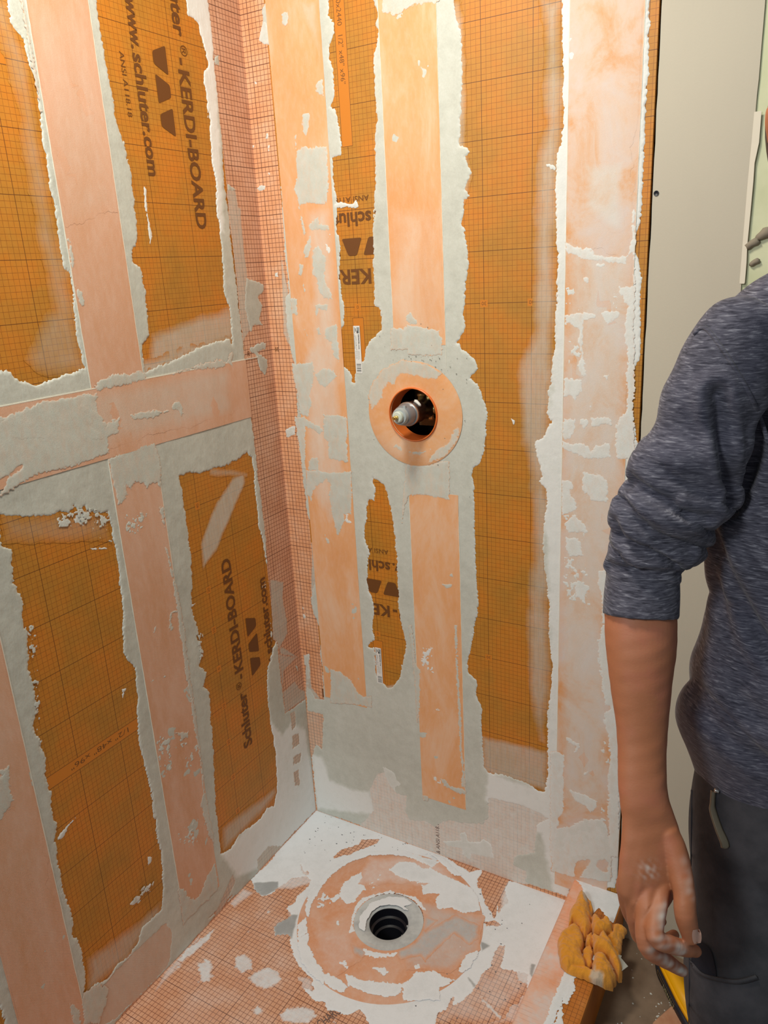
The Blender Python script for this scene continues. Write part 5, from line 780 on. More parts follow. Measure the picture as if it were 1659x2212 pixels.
# torn paper strip along the joint
V = []; Fc = []; pts = [(1.0262, 1.706), (1.0265, 1.66), (1.0225, 1.63), (1.0230, 1.60), (1.0226, 1.55), (1.0220, 1.50), (1.0232, 1.475), (1.0232, 1.443), (1.0225, 1.4405)]
lft = [(1.0195, 1.706), (1.0192, 1.66), (1.0188, 1.63), (1.0185, 1.60), (1.0185, 1.55), (1.0185, 1.50), (1.0187, 1.475), (1.0187, 1.443), (1.019, 1.4405)]
for (a, z), (b, z2) in zip(lft, pts): V += [(a, .0035, z), (b+.004, .0020, z2), (b+.004, .0035, z2)]
for j in range(len(pts)-1): a = j*3; Fc += [(a, a+1, a+4, a+3), (a+1, a+2, a+5, a+4)]
put('torn_paper', mesh(V, Fc), simple('torn_paper', lin(226, 216, 200), .8), wr)
for q in ((1.0335, 1.505, .011), (1.040, 1.475, .008), (1.052, 1.52, .014)):
    blob('torn_chunk', (q[0], .004, q[1]), q[2], simple('torn_core', lin(146, 134, 118), .9), None, (1.1, .4, .6), -.5).parent = wr
sc_h = thing('drywall_screw', 'small black screw head in the beige wall beside the orange board', 'screw', (.8735, .004, 1.5975))
to(sc_h, lathe('screw_head', [(-.004, .0), (-.004, .002), (.0002, .0035), (.0012, .0045), (.0016, .0042), (.0014, .0022), (.0004, .0)], M['black'], None, (.8735, .004, 1.5975), (0, -1, 0), 20))
tf = NT('brown_floor'); tf.color(tf.ramp(tf.noise(14, 5, .6), [(.35, lin(128, 106, 88)), (.65, lin(148, 124, 104))])); tf.b.inputs['Roughness'].default_value = .6; tf.bump(tf.noise(200, 3), .15, .001)
box('floor_paper', .86, 1.9, -2.3, .004, -.075, -.052, tf.m, floor_)['label'] = 'brown paper covered floor outside the shower'
V = []; Fc = []
for k in range(46):
    u = rc.uniform(.9, 1.08); v = rc.uniform(-.35, -.02); s = rc.uniform(.0006, .0022)
    if k > 34: u, v, s = rc.gauss(1.0, .01), rc.gauss(-.155, .026), rc.uniform(.001, .0028)
    nb = len(V); ang = rc.uniform(0, 6)
    for z, q in ((-.052, 1), (-.0508, .6)):
        for j in range(5): aa = ang+j*1.2566; V.append((u+math.cos(aa)*s*q*(1.7 if j % 2 else 1), v+math.sin(aa)*s*q, z))
    Fc += [(nb+j, nb+(j+1) % 5, nb+5+(j+1) % 5, nb+5+j) for j in range(5)]+[(nb+5, nb+6, nb+7, nb+8, nb+9)]
cr = put('mortar_crumbs', mesh(V, Fc), simple('crumb_white', lin(220, 220, 216), .9), floor_); cr['kind'] = 'stuff'
# grey plastic chip under the rag and scrap of board
def prism(name, poly, z0, z1, mat, label, cat):
    bm = bmesh.new(); vs = [bm.verts.new((x*MM, y*MM, z0)) for x, y in poly]; f = bm.faces.new(vs)
    r = bmesh.ops.extrude_face_region(bm, geom=[f]); bmesh.ops.translate(bm, verts=[v for v in r['geom'] if isinstance(v, bmesh.types.BMVert)], vec=(0, 0, z1-z0))
    o = bmesh_obj(name, bm, mat)
    if label: o['label'] = label; o['category'] = cat
    return o
prism('plastic_chip', [(870, -168), (916, -169), (916, -175), (934, -189), (922, -212), (872, -205)], .0752, .0765, simple('grey_scraper', lin(176, 176, 170), .5), 'grey flat scraper corner sticking out from under the yellow rag', 'scraper')
ts = NT('scrap_face'); ts.color(ts.ramp(ts.noise(30, 4), [(.35, lin(190, 132, 100)), (.65, lin(206, 156, 124))]))
prism('board_scrap', D['scrap'], -.0518, -.0440, ts.m, 'pinkish brown offcut of board lying on the brown floor', 'offcut')
# ------------------------------------------------------------------ yellow rag
def build_rag():
    allp = np.array([q for L in D['rag'] for q in L[0]], float); (u0, v0), (u1, v1) = allp.min(0)-6, allp.max(0)+6; st = 1.0
    nx, ny = int((u1-u0)/st)+2, int((v1-v0)/st)+2
    X = u0+st*np.arange(nx)[:, None]+np.zeros((1, ny)); Y = v0+st*np.arange(ny)[None, :]+np.zeros((nx, 1))
    Hh = np.full((nx, ny), -50.0); F = np.full((nx, ny), -25.0); n1 = fbm((nx, ny), 26, 4, 5); n2 = fbm((nx, ny), 3, 2, 6)
    for i, (p, h0, h, wd) in enumerate(D['rag']):
        S = sdf_poly(p, X, Y)+1.2*fbm((nx, ny), 8, 2, 60+i); F = np.maximum(F, S)
        tilt = 0.05*((X-u0)*math.cos(i*2.1)+(Y-v0)*math.sin(i*2.1))*.6
        hh = h0+h*.62*np.sqrt(np.clip(1-(1-np.clip(S/(wd*.8+3), 0, 1))**2, 0, 1))+tilt*np.clip(S/wd, 0, 1)
        hh = np.where(S > 0, hh, -50); Hh = np.maximum(Hh, hh)
    n3 = fbm((nx, ny), 13, 3, 8, (1.6, .8)); Hh = Hh+3.6*n1+1.5*(1-2*np.abs(n3))+.5*n2
    Hh = np.where(F > 0, Hh, 0)
    # slight blur for cloth thickness
    for _ in range(2): Hh[1:-1, 1:-1] = (Hh[1:-1, 1:-1]*4+Hh[2:, 1:-1]+Hh[:-2, 1:-1]+Hh[1:-1, 2:]+Hh[1:-1, :-2])/8
    drop = np.clip((X-888)/40, 0, 1)**1.1*26
    bot = -drop
    dust = np.zeros((nx, ny))
    for p in D['rag_dust']: dust = np.maximum(dust, np.clip(sdf_poly(p, X, Y)/5+.5+.6*n1, 0, 1))
    H2 = np.maximum(Hh, 1.2)-drop*.9
    def hf(f): return H2 if f.shape == H2.shape else np.zeros(1)
    o = marching(F, u0, v0, st, lambda f: H2 if f.shape == H2.shape else np.array([0.0]), {'dust': dust, 'bot': bot}, 'F', 'cleaning_rag', None, None)
    me = o.data; bm = bmesh.new(); bm.from_mesh(me)
    lay = bm.verts.layers.float.get('bot')
    for v in bm.verts:
        if v.is_boundary: v.co.z = v[lay]*MM
        v.co.z += .0762
    be = [e for e in bm.edges if e.is_boundary]
    r = bmesh.ops.extrude_edge_only(bm, edges=be)
    for v in [g for g in r['geom'] if isinstance(g, bmesh.types.BMVert)]: v.co.z -= .0005
    nb = [e for e in bm.edges if e.is_boundary]
    bm.to_mesh(me); bm.free(); me.polygons.foreach_set('use_smooth', [True]*len(me.polygons))
    t = NT('terry_cloth'); c = t.mix(t.rng(t.noise(40, 3), .35, .7, 0, .5), lin(240, 162, 50), lin(222, 144, 36))
    t.color(t.mix(t.math('MULTIPLY', t.attr('dust'), .75), c, lin(206, 200, 188))); t.b.inputs['Roughness'].default_value = .95
    try: t.b.inputs['Sheen Weight'].default_value = .3
    except Exception: pass
    t.bump(t.noise(520, 3, .7), .8, .0016); me.materials.append(t.m)
    o['label'] = 'crumpled yellow terry rag lying on the curb in front of the wall'; o['category'] = 'rag'
build_rag()
# ------------------------------------------------------------------ cordless tool on the floor
tool = thing('cordless_tool', 'yellow and black cordless tool on the brown floor behind the leg', 'tool', (1.02, -.11, -.052))
def tool_part(name, z0, z1, inset, mat, sx=1.0):
    poly = [(962, -36), (985, -28), (1060, -72), (1096, -150), (1092, -185), (1066, -196), (1029, -150), (974, -70)]
    c = np.mean(poly, 0); P = [(c+(np.array(q)-c)*inset) for q in poly]
    bm = bmesh.new(); vs = [bm.verts.new((x*MM, y*MM, z0)) for x, y in P]; f = bm.faces.new(vs)
    r = bmesh.ops.extrude_face_region(bm, geom=[f]); bmesh.ops.translate(bm, verts=[v for v in r['geom'] if isinstance(v, bmesh.types.BMVert)], vec=(0, 0, z1-z0))
    bmesh.ops.bevel(bm, geom=list(bm.edges), offset=.0045, segments=3, affect='EDGES')
    o = bmesh_obj(name, bm, mat, None, True); return to(tool, o)
M['yellow'] = simple('yellow_plastic', lin(250, 178, 8), .4); M['navy'] = simple('dark_rubber', lin(38, 38, 48), .55)
tool_part('rubber_base', -.052, -.020, .98, M['navy']); tool_part('yellow_shell', -.022, -.004, .93, M['yellow'])
to(tool, lathe('trigger_knob', [(0, 0), (0, .014), (.012, .014), (.014, .011), (.014, 0)], M['black'], None, (1.048, -.085, -.004), (0, 0, 1), 20))
# lettering on the slanted left side
def side_text():
    co, fs = text_geo('DEWALT', .055, .012, .026)
    a = Vector((.974, -.070, 0)); b = Vector((1.029, -.150, 0)); dr = (b-a).normalized(); nrm = Vector((dr.y, -dr.x, 0))
    if nrm.x > 0: nrm = -nrm
    V = [a+dr*(.036+x)+nrm*.0012+Vector((0, 0, -.043+y)) for x, y in co]
    to(tool, put('lettering', mesh(V, fs), simple('tool_print', lin(170, 160, 120), .6)))
    V = []; Fc = []
    for k, (s0, s1, z0, z1) in enumerate(((.006, .094, -.0245, -.0235), (.006, .007, -.033, -.0235), (.006, .034, -.034, -.033))):
        n = len(V); V += [a+dr*s0+nrm*.0012+Vector((0, 0, z0)), a+dr*s1+nrm*.0012+Vector((0, 0, z0)), a+dr*s1+nrm*.0012+Vector((0, 0, z1)), a+dr*s0+nrm*.0012+Vector((0, 0, z1))]; Fc.append((n, n+1, n+2, n+3))
    to(tool, put('trim_stripe', mesh(V, Fc), simple('stripe_tan', lin(206, 160, 80), .6)))
side_text()
# ------------------------------------------------------------------ person
def catmull(R, sub):
    R = np.array(R); out = []
    for i in range(len(R)-1):
        p0, p1, p2, p3 = R[max(i-1, 0)], R[i], R[i+1], R[min(i+2, len(R)-1)]
        for k in range(sub):
            t = k/sub; out.append(.5*((2*p1)+(-p0+p2)*t+(2*p0-5*p1+4*p2-p3)*t*t+(-p0+3*p1-3*p2+p3)*t**3))
    out.append(R[-1]); return out
def tube(R, n=48, sub=5, power=2.0, disp=None):
    V = []; Fc = []; rows = catmull(R, sub)
    for k, r in enumerate(rows):
        c, A, B = Vector(r[:3]), Vector(r[3:6]), Vector(r[6:9])
        for i in range(n):
            a = 2*math.pi*i/n; ca, sa = math.cos(a), math.sin(a)
            x = math.copysign(abs(ca)**(2/power), ca); y = math.copysign(abs(sa)**(2/power), sa)
            p = c+A*x+B*y
            if disp: p = p+(p-c).normalized()*disp(k/(len(rows)-1), a)
            V.append(p)
    for k in range(len(rows)-1):
        for i in range(n): j = (i+1) % n; Fc.append((k*n+i, k*n+j, (k+1)*n+j, (k+1)*n+i))
    m = len(V); V.append(Vector(rows[0][:3])); V.append(Vector(rows[-1][:3]))
    for i in range(n): j = (i+1) % n; Fc.append((m, j, i)); Fc.append((m+1, (len(rows)-1)*n+i, (len(rows)-1)*n+j))
    return V, Fc
def cone_chain(P, n=20, sub=4):
    """round tapered chain through (x, y, z, r)"""
    rows = catmull(P, sub); V = []; Fc = []; e1 = None
    pts = [Vector(r[:3]) for r in rows]; L = len(rows)
    t0 = (pts[1]-pts[0]).normalized(); t1 = (pts[-1]-pts[-2]).normalized()
    seq = [(pts[0]-t0*rows[0][3]*.8, rows[0][3]*.55, t0)]
    for i in range(L): t = (pts[min(i+1, L-1)]-pts[max(i-1, 0)]).normalized(); seq.append((pts[i], rows[i][3], t))
    rr = rows[-1][3]; seq += [(pts[-1]+t1*rr*.5, rr*.87, t1), (pts[-1]+t1*rr*.85, rr*.5, t1), (pts[-1]+t1*rr*.98, rr*.15, t1)]
    for p, r, t in seq:
        e1 = t.orthogonal().normalized() if e1 is None else (e1-t*e1.dot(t)).normalized(); e2 = t.cross(e1)
        for k in range(n): a = 2*math.pi*k/n; V.append(p+(e1*math.cos(a)+e2*math.sin(a))*r)
    for i in range(len(seq)-1):
        for k in range(n): j = (k+1) % n; Fc.append((i*n+k, i*n+j, (i+1)*n+j, (i+1)*n+k))
    m = len(V); V.append(seq[0][0]); V.append(seq[-1][0])
    for i in range(n): j = (i+1) % n; Fc.append((m, j, i)); Fc.append((m+1, (len(seq)-1)*n+i, (len(seq)-1)*n+j))
    return V, Fc
def union(chunks, voxel, smooth_it, factor=.5):
    V = []; Fc = []
    for v, f in chunks: n = len(V); V += list(v); Fc += [tuple(i+n for i in q) for q in f]
    me = mesh(V, Fc); bm = bmesh.new(); bm.from_mesh(me); bmesh.ops.recalc_face_normals(bm, faces=bm.faces); bm.to_mesh(me); bm.free()
    o = bpy.data.objects.new('tmp', me); COL.objects.link(o)
    m = o.modifiers.new('r', 'REMESH'); m.mode = 'VOXEL'; m.voxel_size = voxel; m.use_smooth_shade = True
    if smooth_it: s = o.modifiers.new('s', 'SMOOTH'); s.iterations = smooth_it; s.factor = factor
    dg = bpy.context.evaluated_depsgraph_get(); dg.update(); r = bpy.data.meshes.new_from_object(o.evaluated_get(dg)); bpy.data.objects.remove(o)
    return r
def vnoise(P, scale, seed, dirs=5):
    """cheap smooth noise: sum of sines along random directions"""
    r = np.random.RandomState(seed); out = np.zeros(len(P))
    for k in range(dirs):
        d = r.randn(3); d /= np.linalg.norm(d); out += np.sin(P@d*scale*(.6+r.rand())*6.283+r.rand()*6.28)
    return out/dirs
person = thing('person', 'person in a heather blue-grey long sleeved top and dark trousers, arm hanging by the wall', 'person', (1.20, -.42, -.052))
def mirror_hand(chains): return [[[2.36-p[0]+.0, p[1]+.10, p[2], p[3]] for p in c] for c in chains]
skin_chunks = [tube(D['arm'], 40, 5)]+[cone_chain(c) for c in D['fingers']]
hand_me = union(skin_chunks, .0017, 6, .5)
nh = D['neckhead']; head_c = Vector(nh[2][:3])
def head_mesh():
    V = []; Fc = []; n, m = 36, 26; f = Vector((.51, -.86, -.1)).normalized(); s = f.cross(Vector((0, 0, 1))).normalized(); u = s.cross(f)
    for j in range(m+1):
        ph = math.pi*j/m
        for i in range(n):
            th = 2*math.pi*i/n; x = math.sin(ph)*math.cos(th); y = math.sin(ph)*math.sin(th); z = math.cos(ph)
            w_ = .077*(1-.16*max(0, -z)); dpt = .097*(1-.10*max(0, -z)); hh = .118
            p = s*(x*w_)+f*(y*dpt)+u*(z*hh)
            fx, fz = x*w_, z*hh
            if y > 0:
                bump_ = .022*math.exp(-((fx/.011)**2))*math.exp(-(((fz+.018)/.024)**2))+.006*math.exp(-((fx/.030)**2))*math.exp(-(((fz+.062)/.012)**2))
                bump_ -= .009*(math.exp(-(((abs(fx)-.032)/.014)**2)))*math.exp(-(((fz-.008)/.012)**2))-.006*math.exp(-((fz-.032)/.012)**2)*math.exp(-(fx/.05)**2)
                bump_ += .010*math.exp(-((fx/.02)**2))*math.exp(-(((fz+.098)/.016)**2))
                p += f*bump_
            V.append(head_c+p)
    for j in range(m):
        for i in range(n): k = (i+1) % n; Fc.append((j*n+i, j*n+k, (j+1)*n+k, (j+1)*n+i))
    return V, Fc, f, s, u
HV, HF, hf_, hs_, hu_ = head_mesh()
ears = []
for sg in (-1, 1):
    c = head_c+hs_*(sg*.076)-hf_*.005-hu_*.004
    ears.append(cone_chain([[*(c+hu_*.026-hf_*.004), .008], [*(c+hu_*.012+hs_*sg*.006), .012], [*(c-hu_*.012+hs_*sg*.004), .009], [*(c-hu_*.026), .006]], 12, 2))
def shift(rows, dv): return [[r[0]+dv[0], r[1]+dv[1], r[2]+dv[2], *r[3:]] for r in rows]
arm2c = D['arm2']; c2 = arm2c[10]; 
hand2 = []
wr1 = Vector(D['arm'][8][:3]); wr2 = Vector(D['arm2'][8][:3])
for c in D['fingers']:
    q = []
    for p in c:
        dlt = Vector(p[:3])-wr1; dr_ = dlt.dot(RGT); dlt2 = dlt-RGT*(2*dr_); q.append([*(wr2+dlt2), p[3]])
    hand2.append(q)
body_low = union([tube(D['torso'], 48, 3), tube(D['hips'], 48, 3), cone_chain(nh[:2]+[[*head_c, .055]], 24, 4), (HV, HF), tube(D['arm2'], 32, 3)]+[cone_chain(c) for c in hand2]+ears, .0035, 3)
# shrink torso part under the clothes
n0 = len(body_low.vertices); co = np.zeros(n0*3); body_low.vertices.foreach_get('co', co); co = co.reshape(-1, 3)
nr = np.array([v.normal[:] for v in body_low.vertices]); tz = np.array(D['torso'][2][:3]); inside_cloth = (co[:, 2] < tz[2]-.01) & (np.hypot(co[:, 0]-1.2, co[:, 1]+.35) < .26)
co[inside_cloth] -= nr[inside_cloth]*.030; body_low.vertices.foreach_set('co', co.ravel())
bmj = bmesh.new(); bmj.from_mesh(hand_me); bmj.from_mesh(body_low); bme = bpy.data.meshes.new('body'); bmj.to_mesh(bme); bmj.free(); bme.polygons.foreach_set('use_smooth', [True]*len(bme.polygons))
# fine relief on the back of the hand: tendons and knuckle creases
N = len(bme.vertices); co = np.zeros(N*3); bme.vertices.foreach_get('co', co); co = co.reshape(-1, 3); nrm = np.array([v.normal[:] for v in bme.vertices])
def seg_d(P, a, b):
    ab = b-a; t = np.clip(((P-a)@ab)/(ab@ab), 0, 1); return np.linalg.norm(P-(a+t[:, None]*ab), axis=1), t
dsp = np.zeros(N); wr_c = np.array(D['arm'][8][:3]); view = -np.array(FWD[:])
front = np.clip(nrm@view, 0, 1)
for k, c in enumerate(D['fingers'][:4]):
    a = wr_c+(np.array(c[1][:3])-wr_c)*.25; b = np.array(c[1][:3]); a2 = a-np.array(FWD[:])*.018; b2 = b-np.array(FWD[:])*.012
    dd_, t = seg_d(co, a2, b2); dsp += .0011*np.exp(-(dd_/.0045)**2)*front*np.clip(t*1.3, 0, 1)
    kn = np.array(c[1][:3])-np.array(FWD[:])*.009; dsp += .0020*np.exp(-(np.linalg.norm(co-kn, axis=1)/.009)**2)*front
    for j in (2, 3):
        pj = np.array(c[j][:3]); dj = np.linalg.norm(co-pj, axis=1); dsp += .0009*np.exp(-(dj/.010)**2)*np.sin(dj*2200)*0.3
hand_zone = (co[:, 2] < 1.16) & (np.linalg.norm(co-wr_c, axis=1) < .36) & (co[:, 0] < 1.14)
dsp += np.where(hand_zone, .0012*vnoise(co, 9, 3)+.0004*vnoise(co, 38, 4), 0)
co += nrm*dsp[:, None]; bme.vertices.foreach_set('co', co.ravel()); bme.update()
# dried mortar on the fingers
dustv = np.zeros(N)
fi = D['fingers']
for a, b, r in ((fi[0][1], fi[0][2], .007), (fi[0][2], fi[0][3], .006), (fi[1][2], fi[1][4], .005), (fi[4][1], fi[4][2], .005)):
    A_ = np.array(a[:3])-np.array(FWD[:])*.009+np.array(RGT[:])*.003; B_ = np.array(b[:3])-np.array(FWD[:])*.009+np.array(RGT[:])*.003; q, t = seg_d(co, A_, B_); dustv = np.maximum(dustv, np.exp(-(q/r)**2)*(.45+.8*vnoise(co, 70, 8)))
for px_ in ((.62, .3),):
    c0 = wr_c*(1-px_[0])+np.array(fi[1][1][:3])*px_[0]-np.array(FWD[:])*.012; dustv = np.maximum(dustv, .6*np.clip(.3+vnoise(co, 120, 9), 0, 1)*np.exp(-(np.linalg.norm(co-c0, axis=1)/.010)**2))
at_ = bme.attributes.new('dust', 'FLOAT', 'POINT'); at_.data.foreach_set('value', np.clip(dustv, 0, 1).astype(np.float32))
ts = NT('skin'); n_ = ts.noise(9, 4); sk = ts.ramp(n_, [(.3, lin(164, 102, 68)), (.5, lin(176, 110, 76)), (.7, lin(184, 116, 86))])
sk = ts.mix(ts.rng(ts.noise(22, 3), .5, .75, 0, .35), sk, lin(190, 106, 92))
ts.color(ts.mix(ts.math('MINIMUM', ts.math('MULTIPLY', ts.attr('dust'), .95), .85), sk, lin(232, 226, 220))); ts.b.inputs['Roughness'].default_value = .55
ts.b.inputs['Subsurface Weight'].default_value = .12; ts.b.inputs['Subsurface Radius'].default_value = (.012, .005, .003); ts.b.inputs['Subsurface Scale'].default_value = .6
ts.bump(ts.math('ADD', ts.noise(420, 3), ts.noise(90, 3, .6, (1, 1, 2.5))), .16, .0008)
bme.materials.append(ts.m); body = bpy.data.objects.new('body', bme); COL.objects.link(body); to(person, body)
# eyes, lips, hair
for sg in (-1, 1):
    e = head_c+hs_*(sg*.031)+hf_*.079+hu_*.008
    blob('eye', tuple(e), .0105, simple('eye_white', lin(235, 230, 225), .3), person); blob('pupil', tuple(e+hf_*.0075), .0048, M['black'], person)
    blob('eyebrow', tuple(head_c+hs_*(sg*.033)+hf_*.088+hu_*.028), .018, simple('brow_hair', lin(60, 42, 32), .9), person, (1, .3, .22))
blob('lips', tuple(head_c+hf_*.096-hu_*.062), .020, simple('lip', lin(190, 112, 100), .5), person, (1, .35, .25), 0, 3)
hv = []
for p in HV:
    q = p-head_c; z = q.dot(hu_); y = q.dot(hf_)
    hv.append(head_c+q*(1.07 if (z > .045 or (y < -.01 and z > -.045)) else .93))
hair = mesh(hv, HF, True); th_ = NT('hair'); th_.color(th_.ramp(th_.noise(80, 3, .6, (1, 1, .2)), [(.3, lin(40, 28, 22)), (.7, lin(78, 56, 42))])); th_.bump(th_.noise(200, 3), .6, .003)
to(person, put('hair', hair, th_.m))
def seg_fold(P, a, b): return seg_d(P, np.array(a), np.array(b))
# shirt
def fold_disp(k, a): return 0
shirt_me = union([tube(D['torso'], 64, 4, 2.1), tube(D['sleeve'], 56, 5, 2.1), tube(D['sleeve2'], 48, 4, 2.1)], .0034, 3)
N = len(shirt_me.vertices); co = np.zeros(N*3); shirt_me.vertices.foreach_get('co', co); co = co.reshape(-1, 3); nrm = np.array([v.normal[:] for v in shirt_me.vertices])
S = np.array([r[:3] for r in D['sleeve']])
camv = np.array(cam.matrix_world.translation[:])
RG, UPn, FW = np.array(RGT[:]), np.array(UPV[:]), np.array(FWD[:])
# folds are laid out along the arm: s = distance down the sleeve, a = angle round it
def sleeve_param(P, C):
    best = np.full(len(P), 9.0); s = np.zeros(len(P)); acc = 0
    for i in range(len(C)-1):
        d_, t = seg_d(P, C[i], C[i+1]); L = np.linalg.norm(C[i+1]-C[i]); m = d_ < best; best[m] = d_[m]; s[m] = (acc+t*L)[m]; acc += L
    return best, s, acc
bd, ss, tot = sleeve_param(co, S)
axis_pt = np.stack([np.interp(ss, np.cumsum([0]+[np.linalg.norm(S[i+1]-S[i]) for i in range(len(S)-1)]), S[:, k]) for k in range(3)], 1)
off = co-axis_pt; sx = off@RG/.055; 
arm_m = np.clip((.085-bd)/.02, 0, 1)
low = np.clip((ss-tot*.42)/(.10), 0, 1)*np.clip((tot*.86-ss)/.02, 0, 1)
ph = (ss*1.0-sx*.016)*2*math.pi/.030+.8*vnoise(co, 5, 21)
d1 = -.0085*(1-np.abs(np.sin(ph*.5)))**2.2*low+.0022*low
ph2 = (ss+sx*.022)*2*math.pi/.075
d1 += .0036*np.sin(ph2)*np.clip((ss-.06)/.08, 0, 1)*np.clip((tot*.8-ss)/.03, 0, 1)
# torso folds: long diagonals running from the armpit to the hem
q = (co-np.array(D['torso'][7][:3])); tx = q@RG; tz_ = q@UPn
phd = (tx*.75+tz_*.55)*2*math.pi/.085+1.1*vnoise(co, 2.2, 22)
body_m = 1-arm_m
d2 = .0060*(1-2*(1-np.abs(np.sin(phd*.5)))**1.5)*np.clip(.5-.5*(tz_-.02)/.1, 0.25, 1)*body_m+.0030*vnoise(co, 8, 23)*body_m
hem_keep = 1.0
co += nrm*((d1*arm_m)+d2)[:, None]; shirt_me.vertices.foreach_set('co', co.ravel()); shirt_me.polygons.foreach_set('use_smooth', [True]*len(shirt_me.polygons)); shirt_me.update()
tsrt = NT('heather_knit')
mp = tsrt.node('ShaderNodeMapping'); mp.inputs['Rotation'].default_value = (0, math.radians(22), math.radians(-30)); mp.inputs['Scale'].default_value = (75, 75, 520); tsrt.link(tsrt.coord(), mp.inputs[0])
nn = tsrt.node('ShaderNodeTexNoise'); nn.inputs['Scale'].default_value = 1.0; nn.inputs['Detail'].default_value = 4; nn.inputs['Distortion'].default_value = .6; tsrt.link(mp.outputs[0], nn.inputs[0])
c = tsrt.ramp(nn.outputs[0], [(.32, lin(44, 43, 56)), (.46, lin(74, 72, 86)), (.58, lin(92, 90, 104)), (.72, lin(140, 138, 150))])
c = tsrt.mix(tsrt.rng(tsrt.noise(5, 3), .4, .7, 0, .35), c, lin(66, 68, 92))
tsrt.color(c); tsrt.b.inputs['Roughness'].default_value = .95; tsrt.bump(tsrt.math('ADD', tsrt.noise(900, 2), nn.outputs[0]), .3, .0008)
try: tsrt.b.inputs['Sheen Weight'].default_value = .15
except Exception: pass
SBV = BVHTree.FromPolygons([Vector(c) for c in co], [tuple(p.vertices) for p in shirt_me.polygons]); EYE = Vector(camv)
nrm = np.array([v.normal[:] for v in shirt_me.vertices])
def on_shirt(q):
    d_ = (Vector(q[:3])-EYE).normalized(); h_ = SBV.ray_cast(EYE, d_); return np.array(h_[0][:]) if h_[0] is not None else None
for line, depth_, wid_ in D['creases']:
    P = [on_shirt(q) for q in catmull(line, 6)]; P = [q for q in P if q is not None]
    for i in range(len(P)-1):
        if np.linalg.norm(P[i+1]-P[i]) > .04: continue
        pass
    segs = [(P[i], P[i+1]) for i in range(len(P)-1) if np.linalg.norm(P[i+1]-P[i]) < .04]
    if not segs: continue
    best = np.full(len(co), 9.0)
    for k, (a_, b_) in enumerate(segs): best = np.minimum(best, seg_d(co, a_, b_)[0])
    co += nrm*(-depth_*np.exp(-(best/wid_)**2)+depth_*.45*np.exp(-((best-wid_*2.2)/(wid_*1.1))**2))[:, None]
shirt_me.vertices.foreach_set('co', co.ravel()); shirt_me.update()
seam_p = [on_shirt(q) for q in catmull(D['seam'], 8)]; seam_p = [Vector(q) for q in seam_p if q is not None]
shirt_me.materials.append(tsrt.m); shirt = bpy.data.objects.new('knit_top', shirt_me); COL.objects.link(shirt); to(person, shirt); shirt['label'] = 'heather blue-grey knit top with pushed up sleeves'
sm_ = pipe('shoulder_seam', [tuple(p) for p in seam_p], .0026, tsrt.m, person, 8)
# shoulder seam and cuff dabs
for i, q in enumerate(D['cuffdots']): blob('mortar_dab', tuple(q[:3]), q[3], M['white'], person, (1.2, .5, .7), i*.7)
# trousers
L1 = D['leg']; L2 = D['leg2']
def ext_leg(L):
    b = L[-1]; sx_ = 1.0; out = list(L)
    for k, (z, sc_, dx) in enumerate(((.42, .92, 0), (.28, .86, 0), (.12, .80, 0), (.0, .86, 0), (-.022, .9, 0))):
        f = (b[2]-z)/(b[2]+.05); A = Vector(b[3:6])*sc_; A.z = 0; B = Vector(b[6:9])*sc_; B.z = 0; out.append([b[0]+.0*f, b[1]+.02*f, z, *A, *B])
    return out
E1, E2 = ext_leg(L1), ext_leg(L2)
tr_me = union([tube(D['hips'], 64, 4, 2.1), tube(E1, 48, 4, 2.1), tube(E2, 48, 4, 2.1)], .0045, 4)
N = len(tr_me.vertices); co = np.zeros(N*3); tr_me.vertices.foreach_get('co', co); co = co.reshape(-1, 3); nrm = np.array([v.normal[:] for v in tr_me.vertices])
co += nrm*(.0035*vnoise(co, 4, 31)+.0025*vnoise(co, 11, 32)*np.clip((.35-co[:, 2])/.3, .2, 1))[:, None]; tr_me.vertices.foreach_set('co', co.ravel()); tr_me.polygons.foreach_set('use_smooth', [True]*len(tr_me.polygons)); tr_me.update()
tt = NT('dark_twill'); tt.color(tt.ramp(tt.noise(30, 4), [(.35, lin(50, 50, 56)), (.65, lin(68, 66, 72))])); tt.b.inputs['Roughness'].default_value = .85; tt.bump(tt.noise(900, 2, .5, (1, 1, .4)), .3, .0007)
tr_me.materials.append(tt.m); tr_o = bpy.data.objects.new('trousers', tr_me); COL.objects.link(tr_o); to(person, tr_o)
# snap surface points of the trousers for pocket pieces
bvh = BVHTree.FromPolygons([Vector(c) for c in co], [tuple(p.vertices) for p in tr_me.polygons])
C0 = Vector(camv)
def snap(p, lift_=.002):
    d_ = (Vector(p)-C0).normalized(); hit = bvh.ray_cast(C0, d_)
    return (hit[0]-d_*lift_, hit[1]) if hit[0] is not None else (Vector(p), -d_)
def ribbon(name, pts, wd, mat, lift_=.002, thick=.0014):
    P = [snap(p, lift_)[0] for p in pts]; V = []; Fc = []
    for i, p in enumerate(P):
        t = (P[min(i+1, len(P)-1)]-P[max(i-1, 0)]).normalized(); s = t.cross(FWD).normalized()*wd
        V += [p-s, p+s, p+s+FWD*thick, p-s+FWD*thick]
    for i in range(len(P)-1):
        for k in range(4): j = (k+1) % 4; Fc.append((i*4+k, i*4+j, i*4+4+j, i*4+4+k))
    return to(person, put(name, mesh(V, Fc, True), mat))
pk = [q[:3] for q in D['pocket']]
cpt = sum((Vector(p) for p in pk), Vector())/len(pk)
V = [snap(cpt, .004)[0]]; ring_ = catmull([list(p) for p in pk]+[list(pk[0])], 5)
for p in ring_: V.append(snap(p[:3], .003)[0])
to(person, put('pocket_opening', mesh(V, [(0, i, i+1) for i in range(1, len(ring_))], True), simple('navy_lining', lin(18, 20, 34), .9)))
